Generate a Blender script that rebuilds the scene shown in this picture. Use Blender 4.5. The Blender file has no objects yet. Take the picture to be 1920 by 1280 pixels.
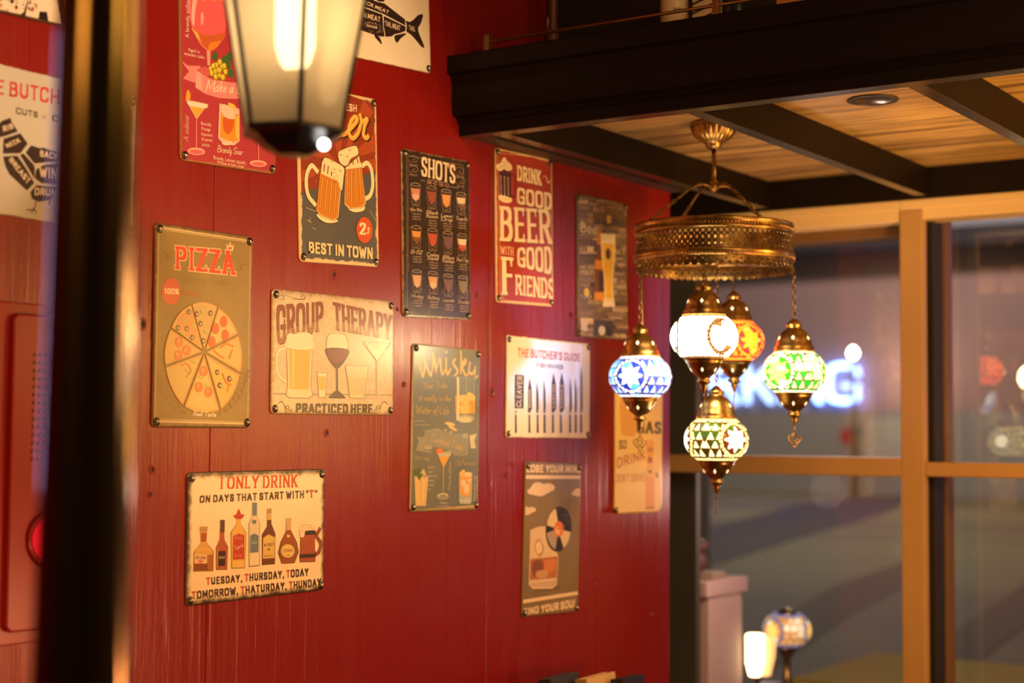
import bpy, math, random
from mathutils import Vector, Matrix
C = bpy.context.scene.collection
random.seed(7)
PI = math.pi
# ------------------------------------------------------------------ camera
EYE = 1.55
F_PX, YAW, PITCH, ROLL = 3014.18, 0.595743, 0.0593018, 0.0074148
def cam_axes():
    d = Vector((math.cos(YAW)*math.cos(PITCH), math.sin(YAW)*math.cos(PITCH), math.sin(PITCH)))
    r = Vector((math.sin(YAW), -math.cos(YAW), 0)); u = r.cross(d)
    return d, r*math.cos(ROLL)+u*math.sin(ROLL), u*math.cos(ROLL)-r*math.sin(ROLL)
D_, R_, U_ = cam_axes()
cd = bpy.data.cameras.new('camera'); cam = bpy.data.objects.new('camera', cd); C.objects.link(cam)
cd.sensor_width = 36; cd.lens = F_PX/1920*36; cd.clip_start = .05; cd.clip_end = 300
m = Matrix((R_, U_, -D_)).transposed().to_4x4(); m.translation = Vector((0, 0, EYE)); cam.matrix_world = m
cd.dof.use_dof = True; cd.dof.focus_distance = 2.6; cd.dof.aperture_fstop = 2.8
bpy.context.scene.camera = cam
# ------------------------------------------------------------------ world, exposure, lights
sc = bpy.context.scene
sc.view_settings.view_transform = 'Standard'; sc.view_settings.look = 'None'
sc.view_settings.gamma = 1; sc.view_settings.use_curve_mapping = False
sc.view_settings.exposure = 0.0
wd = bpy.data.worlds.new('night'); sc.world = wd; wd.use_nodes = True
wd.node_tree.nodes['Background'].inputs[0].default_value = (.05, .07, .12, 1)
wd.node_tree.nodes['Background'].inputs[1].default_value = .1
def aim(o, tgt):
    o.rotation_euler = (Vector(tgt)-o.location).to_track_quat('-Z', 'Y').to_euler()
def light(name, typ, loc, col, watts, size=.1, tgt=None, size_y=None, spot=None, spread=None, blend=.6):
    l = bpy.data.lights.new(name, typ); l.color = col; l.energy = watts
    if typ == 'AREA':
        l.size = size
        if size_y: l.shape = 'RECTANGLE'; l.size_y = size_y
        if spread: l.spread = spread
    else: l.shadow_soft_size = size
    if typ == 'SPOT': l.spot_size = spot; l.spot_blend = blend
    o = bpy.data.objects.new(name, l); C.objects.link(o); o.location = loc
    if tgt: aim(o, tgt)
    return o
WARM = (1, .52, .17); AMBER = (1, .42, .09); ROSE = (1, .3, .3)
light('room_fill', 'AREA', (1.0, -.3, 3.1), (1, .58, .24), 16, .4, (2.0, 1.74, 1.8))  # broad warm fill from above, added; no such fixture is seen
light('wall_fill_spot', 'SPOT', (.9, .2, 2.8), (1, .66, .36), 115, .06, (1.76, 1.74, 2.05), spot=.62, blend=.55)  # added spot that brightens the upper signs, its cone ending before the loft
light('wall_amber_fill', 'SPOT', (.6, .1, .95), AMBER, 90, .12, (1.74, 1.74, 1.45), spot=.8, blend=1)  # unseen amber spot added for the orange sheen at mid wall
light('loft_lamp', 'POINT', (3.0, .3, 1.80), (1, .50, .11), 22, .09)
light('wall_sheen_light', 'POINT', (2.9, .82, 1.55), (1, .52, .08), 5.5, .08)  # unseen light, added to put a golden sheen on the red wall
light('back_corner_lamp', 'POINT', (-1.16, .6, 2.32), (1, .47, .1), 18, .17)
light('side_lamp', 'POINT', (1.24, -1.04, 2.37), (1, .58, .12), 14, .15)
light('pendant_lamp', 'POINT', (2.05, .18, 2.19), (1, .5, .13), 9, .13)
light('low_pendant_lamp', 'POINT', (2.0, -.05, 1.70), (1, .6, .3), 7, .13)
light('lower_wall_fill', 'POINT', (2.55, .1, 1.05), (1, .40, .16), 22, .07)  # fill added for the lower right wall, no real fixture
light('loft_fill_spot', 'SPOT', (2.62, .5, 1.4), (1, .60, .22), 50, .05, (3.3, 1.45, 2.25), spot=.8, blend=.9)  # added spot from below to brighten the loft underside and top rail
light('street_neon_blue_white', 'AREA', (8, -1.72, 1.97), (.25, .5, 1), 9, .3, (2.7, 1.745, 1.65), .4)
light('street_neon_pink', 'AREA', (8, -1.45, 2.35), (1, .32, .55), 5, .3, (2.7, 1.745, 1.7), .2)
light('post_streak_light', 'AREA', (.95, 1.70, 1.76), (.42, .48, 1), .9, .06, (.75, .85, 1.70), .55)  # blue strip added for the streak on the post's edge; source guessed
light('street_lamp_light', 'POINT', (24, 10, 9), (1, .72, .62), 2350, .5)
light('car_park_light', 'AREA', (16, 4, 10), (1, .92, .40), 220, 3, (16, 7, 0))
light('pier_fill', 'POINT', (3.80, 1.62, 1.42), (1, .64, .54), 7, .05)  # unseen fill added to brighten the front of the pink pier
# ------------------------------------------------------------------ helpers
MATS = {}
def mat(name, col, rough=.5, metal=0, spec=.5, emis=None, estr=0, coat=0):
    if name in MATS: return MATS[name]
    M = bpy.data.materials.new(name); M.use_nodes = True; MATS[name] = M
    b = M.node_tree.nodes['Principled BSDF']
    b.inputs['Base Color'].default_value = (*col, 1); b.inputs['Roughness'].default_value = rough
    b.inputs['Metallic'].default_value = metal; b.inputs['Specular IOR Level'].default_value = spec
    b.inputs['Coat Weight'].default_value = coat; b.inputs['Coat Roughness'].default_value = .08
    if emis: b.inputs['Emission Color'].default_value = (*emis, 1); b.inputs['Emission Strength'].default_value = estr
    return M
def nd(M, t, **kw):
    n = M.node_tree.nodes.new(t)
    for k, v in kw.items(): setattr(n, k, v)
    return n
def lk(M, a, b): M.node_tree.links.new(a, b)
def math_n(M, op, a, b=None, c=None, clamp=False):
    n = nd(M, 'ShaderNodeMath', operation=op, use_clamp=clamp)
    for i, v in enumerate((a, b, c)):
        if v is None: continue
        if isinstance(v, (int, float)): n.inputs[i].default_value = v
        else: lk(M, v, n.inputs[i])
    return n.outputs[0]
def mixc(M, fac, a, b):
    n = nd(M, 'ShaderNodeMix', data_type='RGBA')
    for s, v in ((n.inputs[0], fac), (n.inputs[6], a), (n.inputs[7], b)):
        if isinstance(v, tuple): s.default_value = (*v, 1)
        elif isinstance(v, (int, float)): s.default_value = v
        else: lk(M, v, s)
    return n.outputs[2]
def noise(M, vec, scale, detail=3, rough=.55):
    n = nd(M, 'ShaderNodeTexNoise'); n.inputs['Scale'].default_value = scale
    n.inputs['Detail'].default_value = detail; n.inputs['Roughness'].default_value = rough
    if vec is not None: lk(M, vec, n.inputs['Vector'])
    return n.outputs['Fac']
def ramp(M, v, lo, hi):
    n = nd(M, 'ShaderNodeMapRange', interpolation_type='SMOOTHSTEP'); lk(M, v, n.inputs[0])
    n.inputs[1].default_value = lo; n.inputs[2].default_value = hi
    return n.outputs[0]
def coords(M, scale=(1, 1, 1), kind='Object'):
    t = nd(M, 'ShaderNodeTexCoord'); mp = nd(M, 'ShaderNodeMapping'); mp.inputs['Scale'].default_value = scale
    lk(M, t.outputs[kind], mp.inputs[0]); return mp.outputs[0]
def bump(M, h, strength, dist=.002):
    b = nd(M, 'ShaderNodeBump'); b.inputs['Strength'].default_value = strength; b.inputs['Distance'].default_value = dist
    lk(M, h, b.inputs['Height']); lk(M, b.outputs[0], M.node_tree.nodes['Principled BSDF'].inputs['Normal'])
def bsdf(M): return M.node_tree.nodes['Principled BSDF']

class MB:
    def __init__(s): s.v = []; s.f = []; s.m = []; s.sm = []
    def add(s, vs, fs, mi=0, smooth=False):
        o = len(s.v); s.v += [tuple(p) for p in vs]
        for f in fs: s.f.append([i+o for i in f]); s.m.append(mi); s.sm.append(smooth)
        return s
    def box(s, x0, x1, y0, y1, z0, z1, mi=0):
        vs = [(x, y, z) for x in (x0, x1) for y in (y0, y1) for z in (z0, z1)]
        return s.add(vs, [(0, 1, 3, 2), (4, 6, 7, 5), (0, 4, 5, 1), (2, 3, 7, 6), (0, 2, 6, 4), (1, 5, 7, 3)], mi)
    def prism(s, pts, fn, mi=0, smooth=False):   # pts 2-D outline, fn(p, k) -> 3-D for k = 0, 1
        n = len(pts); vs = [fn(p, 0) for p in pts]+[fn(p, 1) for p in pts]
        return s.add(vs, [tuple(range(n))[::-1], tuple(range(n, 2*n))]+[(i, (i+1) % n, n+(i+1) % n, n+i) for i in range(n)], mi, smooth)
    def lathe(s, prof, n=32, c=(0, 0, 0), mi=0, rot=None, smooth=True, flute=None, cap=True):
        vs = []; c = Vector(c)
        for k, (r, z) in enumerate(prof):
            for i in range(n):
                a = 2*PI*i/n; rr = r*(1+(flute(a, k) if flute else 0))
                p = Vector((rr*math.cos(a), rr*math.sin(a), z))
                if rot is not None: p = rot @ p
                vs.append(p+c)
        fs = [(k*n+i, k*n+(i+1) % n, (k+1)*n+(i+1) % n, (k+1)*n+i) for k in range(len(prof)-1) for i in range(n)]
        if cap:
            if prof[0][0] > 1e-6: fs.append(tuple(range(n))[::-1])
            if prof[-1][0] > 1e-6: fs.append(tuple(range((len(prof)-1)*n, len(prof)*n)))
        return s.add(vs, fs, mi, smooth)
    def tube(s, pts, r, n=8, mi=0, closed=False, smooth=True):
        pts = [Vector(p) for p in pts]; N = len(pts); vs = []; up = None
        for i, p in enumerate(pts):
            a = pts[(i-1) % N] if (closed or i) else p; b = pts[(i+1) % N] if (closed or i < N-1) else p
            t = (b-a).normalized()
            if up is None: up = Vector((0, 0, 1)) if abs(t.z) < .9 else Vector((1, 0, 0))
            e = (up-t*up.dot(t)).normalized(); g = t.cross(e); up = e
            rr = r[i] if isinstance(r, (list, tuple)) else r
            vs += [p+(e*math.cos(2*PI*k/n)+g*math.sin(2*PI*k/n))*rr for k in range(n)]
        fs = [(i*n+k, i*n+(k+1) % n, ((i+1) % N)*n+(k+1) % n, ((i+1) % N)*n+k) for i in range(N if closed else N-1) for k in range(n)]
        if not closed: fs += [tuple(range(n))[::-1], tuple(range((N-1)*n, N*n))]
        return s.add(vs, fs, mi, smooth)
    def ball(s, c, r, n=12, mi=0, sz=1):
        return s.lathe([(max(1e-7, r*math.sin(PI*k/8)), -r*sz*math.cos(PI*k/8)) for k in range(9)], n, c, mi)
    def obj(s, name, mats, parent=None, bevel=0, seg=2, loc=None):
        me = bpy.data.meshes.new(name); me.from_pydata(s.v, [], s.f)
        for x in (mats if isinstance(mats, (list, tuple)) else [mats]): me.materials.append(x)
        me.polygons.foreach_set('material_index', s.m); me.polygons.foreach_set('use_smooth', s.sm); me.update()
        o = bpy.data.objects.new(name, me); C.objects.link(o)
        if parent: o.parent = parent
        if loc: o.location = loc
        if bevel:
            b = o.modifiers.new('bevel', 'BEVEL'); b.width = bevel; b.segments = seg; b.limit_method = 'ANGLE'
        return o
def tag(o, label, cat, group=None):
    o['label'] = label; o['category'] = cat
    if group: o['group'] = group
    return o
def thing(name, label, cat, loc=(0, 0, 0), group=None):
    o = bpy.data.objects.new(name, None); C.objects.link(o); o.location = loc; o.empty_display_size = .05
    return tag(o, label, cat, group)
def pin(o):   # keep world-space mesh coordinates under a parent that has a place of its own
    p = o.parent
    if p.parent is None: o.matrix_parent_inverse = Matrix.Translation(-p.location)
def struct(o): o['kind'] = 'structure'; return o
def crom(pts, k=6, closed=False):   # Catmull-Rom through the points
    n = len(pts); out = []
    for i in range(n if closed else n-1):
        g = lambda j: pts[j % n] if closed else pts[min(max(j, 0), n-1)]
        p0, p1, p2, p3 = g(i-1), g(i), g(i+1), g(i+2)
        for q in range(k):
            t = q/k
            out.append(tuple(.5*(2*b+(c-a)*t+(2*a-5*b+4*c-e)*t*t+(3*b-a-3*c+e)*t**3) for a, b, c, e in zip(p0, p1, p2, p3)))
    if not closed: out.append(tuple(pts[-1]))
    return out
WY = 1.7446      # face of the red wall
#@@LETTERS
# ------------------------------------------------------------------ lettering: a pen stroke alphabet
def S(*a): return crom([(a[i], a[i+1]) for i in range(0, len(a), 2)], 6)
def O(*a): return crom([(a[i], a[i+1]) for i in range(0, len(a), 2)], 6, True)+[(a[0], a[1])]
def P(*a): return [(a[i], a[i+1]) for i in range(0, len(a), 2)]
_o = (.5, 1, .12, .93, 0, .7, 0, .3, .12, .07, .5, 0, .88, .07, 1, .3, 1, .7, .88, .93)
UP = {'A': (.8, [P(0, 0, .5, 1), P(.5, 1, 1, 0), P(.2, .34, .8, .34)]), 'B': (.72, [P(.06, 0, .06, 1), S(.06, 1, .7, .98, .92, .78, .7, .55, .06, .53), S(.06, .53, .75, .52, 1, .27, .75, .02, .06, 0)]),
'C': (.72, [S(1, .76, .88, .95, .5, 1, .12, .93, 0, .7, 0, .3, .12, .07, .5, 0, .88, .05, 1, .24)]), 'D': (.76, [P(.06, 0, .06, 1), S(.06, 1, .65, .98, .95, .75, .97, .5, .95, .25, .65, .02, .06, 0)]),
'E': (.6, [P(.08, 0, .08, 1), P(.08, 1, 1, 1), P(.08, .52, .82, .52), P(.08, 0, 1, 0)]), 'F': (.58, [P(.08, 0, .08, 1), P(.08, 1, 1, 1), P(.08, .52, .82, .52)]),
'G': (.76, [S(1, .76, .88, .95, .5, 1, .12, .93, 0, .7, 0, .3, .12, .07, .5, 0, .85, .04, 1, .14), P(.95, .05, .95, .42), P(.55, .42, 1, .42)]),
'H': (.76, [P(.05, 0, .05, 1), P(.95, 0, .95, 1), P(.05, .5, .95, .5)]), 'I': (.16, [P(.5, 0, .5, 1)]), 'J': (.5, [S(.9, 1, .9, .25, .6, .02, .1, .1, 0, .25)]),
'K': (.72, [P(.06, 0, .06, 1), P(.06, .4, .95, 1), P(.36, .6, 1, 0)]), 'L': (.56, [P(.08, 0, .08, 1), P(.08, 0, 1, 0)]), 'M': (.95, [P(0, 0, .06, 1), P(.06, 1, .5, .2), P(.5, .2, .94, 1), P(.94, 1, 1, 0)]),
'N': (.78, [P(.04, 0, .04, 1), P(.04, 1, .96, 0), P(.96, 0, .96, 1)]), 'O': (.78, [O(*_o)]), 'P': (.68, [P(.06, 0, .06, 1), S(.06, 1, .75, .98, 1, .74, .75, .5, .06, .48)]),
'Q': (.78, [O(*_o), P(.6, .25, 1, -.08)]), 'R': (.72, [P(.06, 0, .06, 1), S(.06, 1, .75, .98, .97, .76, .75, .53, .06, .51), P(.5, .51, 1, 0)]),
'S': (.66, [S(.94, .78, .8, .96, .5, 1, .12, .92, .04, .74, .2, .58, .75, .44, .97, .26, .85, .06, .5, 0, .15, .05, .02, .24)]), 'T': (.7, [P(.5, 0, .5, 1), P(0, 1, 1, 1)]),
'U': (.74, [S(.05, 1, .05, .5, .08, .2, .5, 0, .92, .2, .95, .5, .95, 1)]), 'V': (.76, [P(0, 1, .5, 0), P(.5, 0, 1, 1)]), 'W': (1.1, [P(0, 1, .27, 0), P(.27, 0, .5, .8), P(.5, .8, .73, 0), P(.73, 0, 1, 1)]),
'X': (.74, [P(0, 0, 1, 1), P(0, 1, 1, 0)]), 'Y': (.74, [P(0, 1, .5, .5), P(.5, .5, 1, 1), P(.5, .5, .5, 0)]), 'Z': (.68, [P(0, 1, 1, 1), P(1, 1, 0, 0), P(0, 0, 1, 0)]),
'0': (.62, [O(*_o)]), '1': (.3, [P(.6, 0, .6, 1), P(0, .8, .6, 1)]), '2': (.6, [S(.02, .74, .18, .96, .55, 1, .92, .88, .9, .66, .5, .34, .02, 0), P(.02, 0, 1, 0)]), '5': (.6, [P(.9, 1, .14, 1), P(.14, 1, .08, .56), S(.08, .56, .5, .64, .95, .5, .95, .16, .5, 0, .02, .14)]),
'%': (.8, [O(.2, 1, 0, .78, .2, .56, .4, .78), O(.8, .44, .6, .22, .8, 0, 1, .22), P(.1, 0, .9, 1)]), "'": (.12, [P(.5, 1, .5, .76)]), '"': (.26, [P(0, 1, 0, .76), P(1, 1, 1, .76)]), ',': (.12, [P(.6, .06, .2, -.14)]), '.': (.1, [P(.5, 0, .5, .03)]), '!': (.14, [P(.5, .3, .5, 1), P(.5, 0, .5, .04)]), '-': (.4, [P(0, .45, 1, .45)]), '&': (.8, [S(1, 0, .3, .7, .4, 1, .65, .8, .05, .3, .3, 0, .7, .08, .95, .45)])}
_bowl = S(.37, .4, .2, .5, .04, .3, .08, .06, .2, 0, .36, .2)
LO = {'a': (.46, [_bowl, S(.38, .5, .37, .15, .47, .02)]), 'b': (.42, [P(.06, 1, .06, .05), S(.06, .35, .22, .5, .38, .28, .26, 0, .06, .08)]), 'c': (.38, [S(.34, .4, .2, .5, .04, .26, .12, .02, .38, .1)]),
'd': (.48, [_bowl, S(.4, 1, .38, .2, .48, .02)]), 'e': (.4, [S(.04, .22, .28, .28, .32, .44, .18, .5, .05, .28, .12, .02, .4, .12)]), 'f': (.34, [S(.36, .92, .24, 1, .15, .8, .13, .3, .1, -.3), P(.02, .48, .32, .48)]),
'g': (.44, [_bowl, S(.38, .5, .38, -.1, .25, -.38, .06, -.3)]), 'h': (.46, [P(.06, 1, .06, 0), S(.06, .28, .22, .5, .34, .4, .34, .1, .46, .02)]), 'i': (.2, [S(.08, .5, .08, .12, .2, .02), P(.08, .7, .08, .74)]), 'j': (.2, [S(.12, .5, .12, -.2, -.06, -.34), P(.12, .7, .12, .74)]),
'k': (.42, [P(.06, 1, .06, 0), S(.06, .2, .3, .5, .3, .34, .1, .24), P(.16, .26, .42, .02)]), 'l': (.2, [S(.08, 1, .08, .15, .2, .02)]), 'm': (.68, [P(.06, .5, .06, 0), S(.06, .3, .2, .5, .3, .4, .3, 0), S(.3, .3, .44, .5, .54, .4, .55, .08, .68, .02)]),
'n': (.46, [P(.06, .5, .06, 0), S(.06, .28, .22, .5, .34, .4, .34, .1, .46, .02)]), 'o': (.42, [O(.2, .5, .04, .26, .2, 0, .37, .26)]), 'p': (.42, [P(.06, .5, .06, -.4), S(.06, .35, .22, .5, .38, .28, .26, 0, .06, .08)]), 'q': (.42, [_bowl, P(.38, .5, .38, -.4)]),
'r': (.36, [P(.06, .5, .06, 0), S(.06, .28, .18, .48, .34, .46)]), 's': (.36, [S(.32, .42, .18, .5, .08, .4, .28, .2, .26, .04, .12, 0, .02, .08)]), 't': (.3, [S(.12, .85, .12, .15, .3, .02), P(0, .52, .28, .52)]),
'u': (.46, [S(.06, .5, .06, .15, .16, 0, .34, .2), S(.35, .5, .35, .12, .46, .02)]), 'v': (.38, [P(.04, .5, .18, 0), P(.18, 0, .36, .5)]), 'w': (.6, [P(.04, .5, .16, 0), P(.16, 0, .3, .45), P(.3, .45, .42, 0), P(.42, 0, .56, .5)]), 'x': (.38, [P(.04, .5, .34, 0), P(.34, .5, .04, 0)]),
'y': (.42, [S(.06, .5, .06, .15, .18, .02, .36, .2), S(.37, .5, .36, -.1, .22, -.38, .04, -.28)]), 'z': (.36, [P(.04, .5, .34, .5), P(.34, .5, .04, 0), P(.04, 0, .36, 0)])}
def hull(ps):
    ps = sorted(set((round(x, 6), round(y, 6)) for x, y in ps))
    def half(q):
        h = []
        for p in q:
            while len(h) > 1 and (h[-1][0]-h[-2][0])*(p[1]-h[-2][1])-(h[-1][1]-h[-2][1])*(p[0]-h[-2][0]) <= 0: h.pop()
            h.append(p)
        return h
    return half(ps)[:-1]+half(ps[::-1])[:-1]
def write(text, nib=(.1, .06), serif=0, slant=0, gap=.16, round_nib=False, width=1):
    """polygons of a line of text, cap height 1; returns [(polygon, red flag)], length"""
    a, b = nib; out = []; x = 0; red = False
    nibp = [(a*math.cos(t*PI/4), b*math.sin(t*PI/4)) for t in range(8)] if round_nib else [(-a, -b), (a, -b), (a, b), (-a, b)]
    for ch in text:
        if ch == '^': red = True; continue
        if ch == ' ': x += .36*width; red = False; continue
        low = ch in LO
        w, st = LO[ch] if low else UP.get(ch, UP['-'])
        gw = (1 if low else w)*width; adv = w*width
        for pl in st:
            q = [(x+a+px*gw, b+py*(1-2*b)) for px, py in pl]
            for p0, p1 in zip(q, q[1:]):
                out.append((hull([(p[0]+n[0], p[1]+n[1]) for p in (p0, p1) for n in nibp]), red))
            if serif and not low and len(pl) == 2 and abs(pl[0][1]-pl[1][1]) > .3:
                for p in q:
                    if p[1] < .2 or p[1] > .8:
                        out.append(([(p[0]-a-serif, p[1]-b), (p[0]+a+serif, p[1]-b), (p[0]+a+serif, p[1]+b), (p[0]-a-serif, p[1]+b)], red))
            elif serif and not low and len(pl) == 2 and abs(pl[0][1]-pl[1][1]) < .01 and .9 < max(pl[0][0], pl[1][0]):
                p = q[0] if q[0][0] > q[1][0] else q[1]
                sg = -1 if p[1] > .6 else 1
                out.append(([(p[0]-a*.7, p[1]), (p[0]+a*.4, p[1]), (p[0]+a*.4, p[1]+sg*.2), (p[0]-a*.2, p[1]+sg*.2)], red))
        x += adv+2*a+gap*(.45 if low else 1); red = False
    if slant: out = [([(px+slant*py, py) for px, py in pg], r) for pg, r in out]
    return out, max(max(p[0] for p in pg) for pg, _ in out)
_ft = {}
def plain(text):   # the built-in sans face, as polygons, cap height 1
    if text not in _ft:
        cu = bpy.data.curves.new('t', 'FONT'); cu.body = text; o = bpy.data.objects.new('t', cu); C.objects.link(o)
        dg = bpy.context.evaluated_depsgraph_get(); me = o.evaluated_get(dg).to_mesh()
        pg = [[(me.vertices[i].co.x, me.vertices[i].co.y) for i in p.vertices] for p in me.polygons]
        o.evaluated_get(dg).to_mesh_clear(); bpy.data.objects.remove(o); bpy.data.curves.remove(cu)
        xs = [p[0] for q in pg for p in q]; x0, x1 = min(xs), max(xs)
        _ft[text] = [[((p[0]-x0)/(x1-x0), p[1]/.73) for p in q] for q in pg]
    return _ft[text]
#@@ART
# ------------------------------------------------------------------ printed tin signs
def solve(A, b):
    n = len(b); M = [r[:]+[v] for r, v in zip(A, b)]
    for i in range(n):
        p = max(range(i, n), key=lambda k: abs(M[k][i])); M[i], M[p] = M[p], M[i]
        for k in range(n):
            if k != i:
                f = M[k][i]/M[i][i]; M[k] = [a-f*c for a, c in zip(M[k], M[i])]
    return [M[i][n]/M[i][i] for i in range(n)]
def homog(src, dst):
    A, b = [], []
    for (x, y), (u, v) in zip(src, dst):
        A += [[x, y, 1, 0, 0, 0, -u*x, -u*y], [0, 0, 0, x, y, 1, -v*x, -v*y]]; b += [u, v]
    h = solve(A, b)+[1]
    return lambda x, y: ((h[0]*x+h[1]*y+h[2])/(h[6]*x+h[7]*y+1), (h[3]*x+h[4]*y+h[5])/(h[6]*x+h[7]*y+1))
INK = {}
def ink(col, wear=0, under=(.7, .6, .42)):
    k = (col, wear, under)
    if k in INK: return INK[k]
    g = lambda c: tuple(min(.88, v*1.16) if max(c) > .3 else v for v in c)
    M = mat('ink_%d' % len(INK), g(col), .3); col = g(col); INK[k] = M
    if wear:
        n = noise(M, coords(M), 150, 5, .75); f = ramp(M, n, .70-wear*.08, .73-wear*.08)
        lk(M, mixc(M, f, col, under), bsdf(M).inputs['Base Color'])
    return M
def plate_mat(name, base, edge, w, h, amp=.02, lo=.004, hi=.007, blotch=None, rough=.3, bamt=.5, bscale=9):
    M = mat('plate_'+name, base, rough); co = coords(M)
    sp = nd(M, 'ShaderNodeSeparateXYZ'); lk(M, co, sp.inputs[0])
    ex = math_n(M, 'SUBTRACT', w/2, math_n(M, 'ABSOLUTE', sp.outputs[0])); ez = math_n(M, 'SUBTRACT', h/2, math_n(M, 'ABSOLUTE', sp.outputs[2]))
    d = math_n(M, 'MINIMUM', ex, ez)
    n = noise(M, co, 70, 5, .65); d2 = math_n(M, 'ADD', d, math_n(M, 'MULTIPLY', math_n(M, 'SUBTRACT', n, .5), amp))
    f = ramp(M, d2, lo, hi)
    b0 = base
    if blotch: b0 = mixc(M, math_n(M, 'MULTIPLY', ramp(M, noise(M, co, bscale, 5, .6), .4, .7), bamt), base, blotch)
    lk(M, mixc(M, f, edge, b0), bsdf(M).inputs['Base Color'])
    rn = noise(M, co, 90, 3); lk(M, math_n(M, 'ADD', math_n(M, 'MULTIPLY', rn, .12), rough-.06), bsdf(M).inputs['Roughness'])
    bump(M, noise(M, co, 14, 2), .12, .004)
    return M
SCREW_M = mat('screw_black', (.012, .01, .009), .22, 0, .8); SCREW_C = mat('screw_bright', (.55, .5, .42), .25, 1)
class Sign:
    def __init__(s, label, px, x, z, w, h, ang, group=None):
        s.t = thing('tin_sign', label, 'sign', (x, WY, z), group); s.t.rotation_euler = (0, -math.radians(ang), 0)
        s.w, s.h = w, h; s.H = homog(px, [(-w/2, h/2), (w/2, h/2), (w/2, -h/2), (-w/2, -h/2)])
        s.parts = {}; s.layer = s.n = 0; s.tp = 'lettering'; s.cur = 'picture'; s.crop(0, 0, 1)
    def crop(s, x0, y0, k): s.c = (x0, y0, k)
    def at(s, x, y): return s.H(s.c[0]+x/s.c[2], s.c[1]+y/s.c[2])
    def plate(s, M, wavy=0, r=.009):
        w, h = s.w/2, s.h/2; pts = []
        for cx, cz, a0 in ((w-r, h-r, 0), (-w+r, h-r, 90), (-w+r, -h+r, 180), (w-r, -h+r, 270)):
            for k in range(7):
                a = math.radians(a0+k*15); pts.append((cx+r*math.cos(a), cz+r*math.sin(a)))
        if wavy:
            out = []; rnd = random.Random(3)
            for p, q in zip(pts, pts[1:]+pts[:1]):
                n = max(1, int(math.dist(p, q)/.006))
                for k in range(n):
                    t = k/n; j = wavy*rnd.random() if n > 3 and 0 < k else 0
                    x, z = p[0]+(q[0]-p[0])*t, p[1]+(q[1]-p[1])*t
                    out.append((x-math.copysign(j, x)*(abs(x) > w-.001), z-math.copysign(j, z)*(abs(z) > h-.001)))
            pts = out
        m = MB(); n = len(pts); ins = lambda d: [(x*(1-d/w), z*(1-d/h)) for x, z in pts]
        rings = [(pts, -.0008), (pts, -.0020), (ins(.0012), -.0034), (ins(.003), -.0036)]
        vs = [(x, y, z) for ring, y in rings for x, z in ring]
        fs = [(k*n+i, k*n+(i+1) % n, (k+1)*n+(i+1) % n, (k+1)*n+i) for k in range(3) for i in range(n)]
        m.add(vs, [tuple(range(n)), tuple(range(3*n, 4*n))[::-1]]+fs)
        m.obj('plate', M, s.t)
    def put(s, poly, col, wear=0):   # poly in sign metres
        m, mats = s.parts.setdefault(s.cur, (MB(), []))
        M = col if not isinstance(col, tuple) else ink(col, wear)
        if M not in mats: mats.append(M)
        lim = lambda p: (max(-s.w/2+.0028, min(s.w/2-.0028, p[0])), max(-s.h/2+.0028, min(s.h/2-.0028, p[1])))
        poly = [lim(p) for p in poly]
        s.n = (s.n+1) % 16; y = -.0037-.000012*s.layer-.0000006*s.n
        ar = sum(a[0]*b[1]-b[0]*a[1] for a, b in zip(poly, poly[1:]+poly[:1]))
        if abs(ar) < 1e-10: return
        if ar < 0: poly = poly[::-1]
        m.add([(p[0], y, p[1]) for p in poly], [tuple(range(len(poly)))], mats.index(M))
    def nl(s): s.layer += 1
    def poly(s, pts, col, smooth=0, wear=0):
        s.nl()
        if smooth: pts = crom(pts, smooth, True)
        s.put([s.at(*p) for p in pts], col, wear)
    def ell(s, cx, cy, rx, ry, col, n=24, rot=0, wear=0, star=0):
        c, q = math.cos(rot), math.sin(rot); ps = []
        for i in range(n):
            a = 2*PI*i/n; f = 1-star*(i % 2); x, y = rx*f*math.cos(a), ry*f*math.sin(a); ps.append((cx+x*c-y*q, cy+x*q+y*c))
        s.poly(ps, col, 0, wear)
    def line(s, pts, wd, col, smooth=0, closed=False, wear=0):   # wd in sign millimetres, or list
        s.nl()
        if smooth: pts = crom(pts, smooth, closed)
        q = [s.at(*p) for p in pts]; n = len(q)
        for i in range(n if closed else n-1):
            a, b = q[i], q[(i+1) % n]; L = math.dist(a, b)
            if L < 1e-6: continue
            wa = (wd if not isinstance(wd, list) else wd[min(len(wd)-1, i*len(wd)//n)])/2000
            nx, ny = -(b[1]-a[1])/L*wa, (b[0]-a[0])/L*wa; ex, ey = (b[0]-a[0])/L*wa*.6, (b[1]-a[1])/L*wa*.6
            s.put([(a[0]+nx-ex, a[1]+ny-ey), (b[0]+nx+ex, b[1]+ny+ey), (b[0]-nx+ex, b[1]-ny+ey), (a[0]-nx-ex, a[1]-ny-ey)], col, wear)
    def _quad(s, q):
        q = [s.at(*p) for p in q]
        return lambda u, v: tuple((1-u)*((1-v)*q[0][k]+v*q[3][k])+u*((1-v)*q[1][k]+v*q[2][k]) for k in (0, 1))
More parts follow.
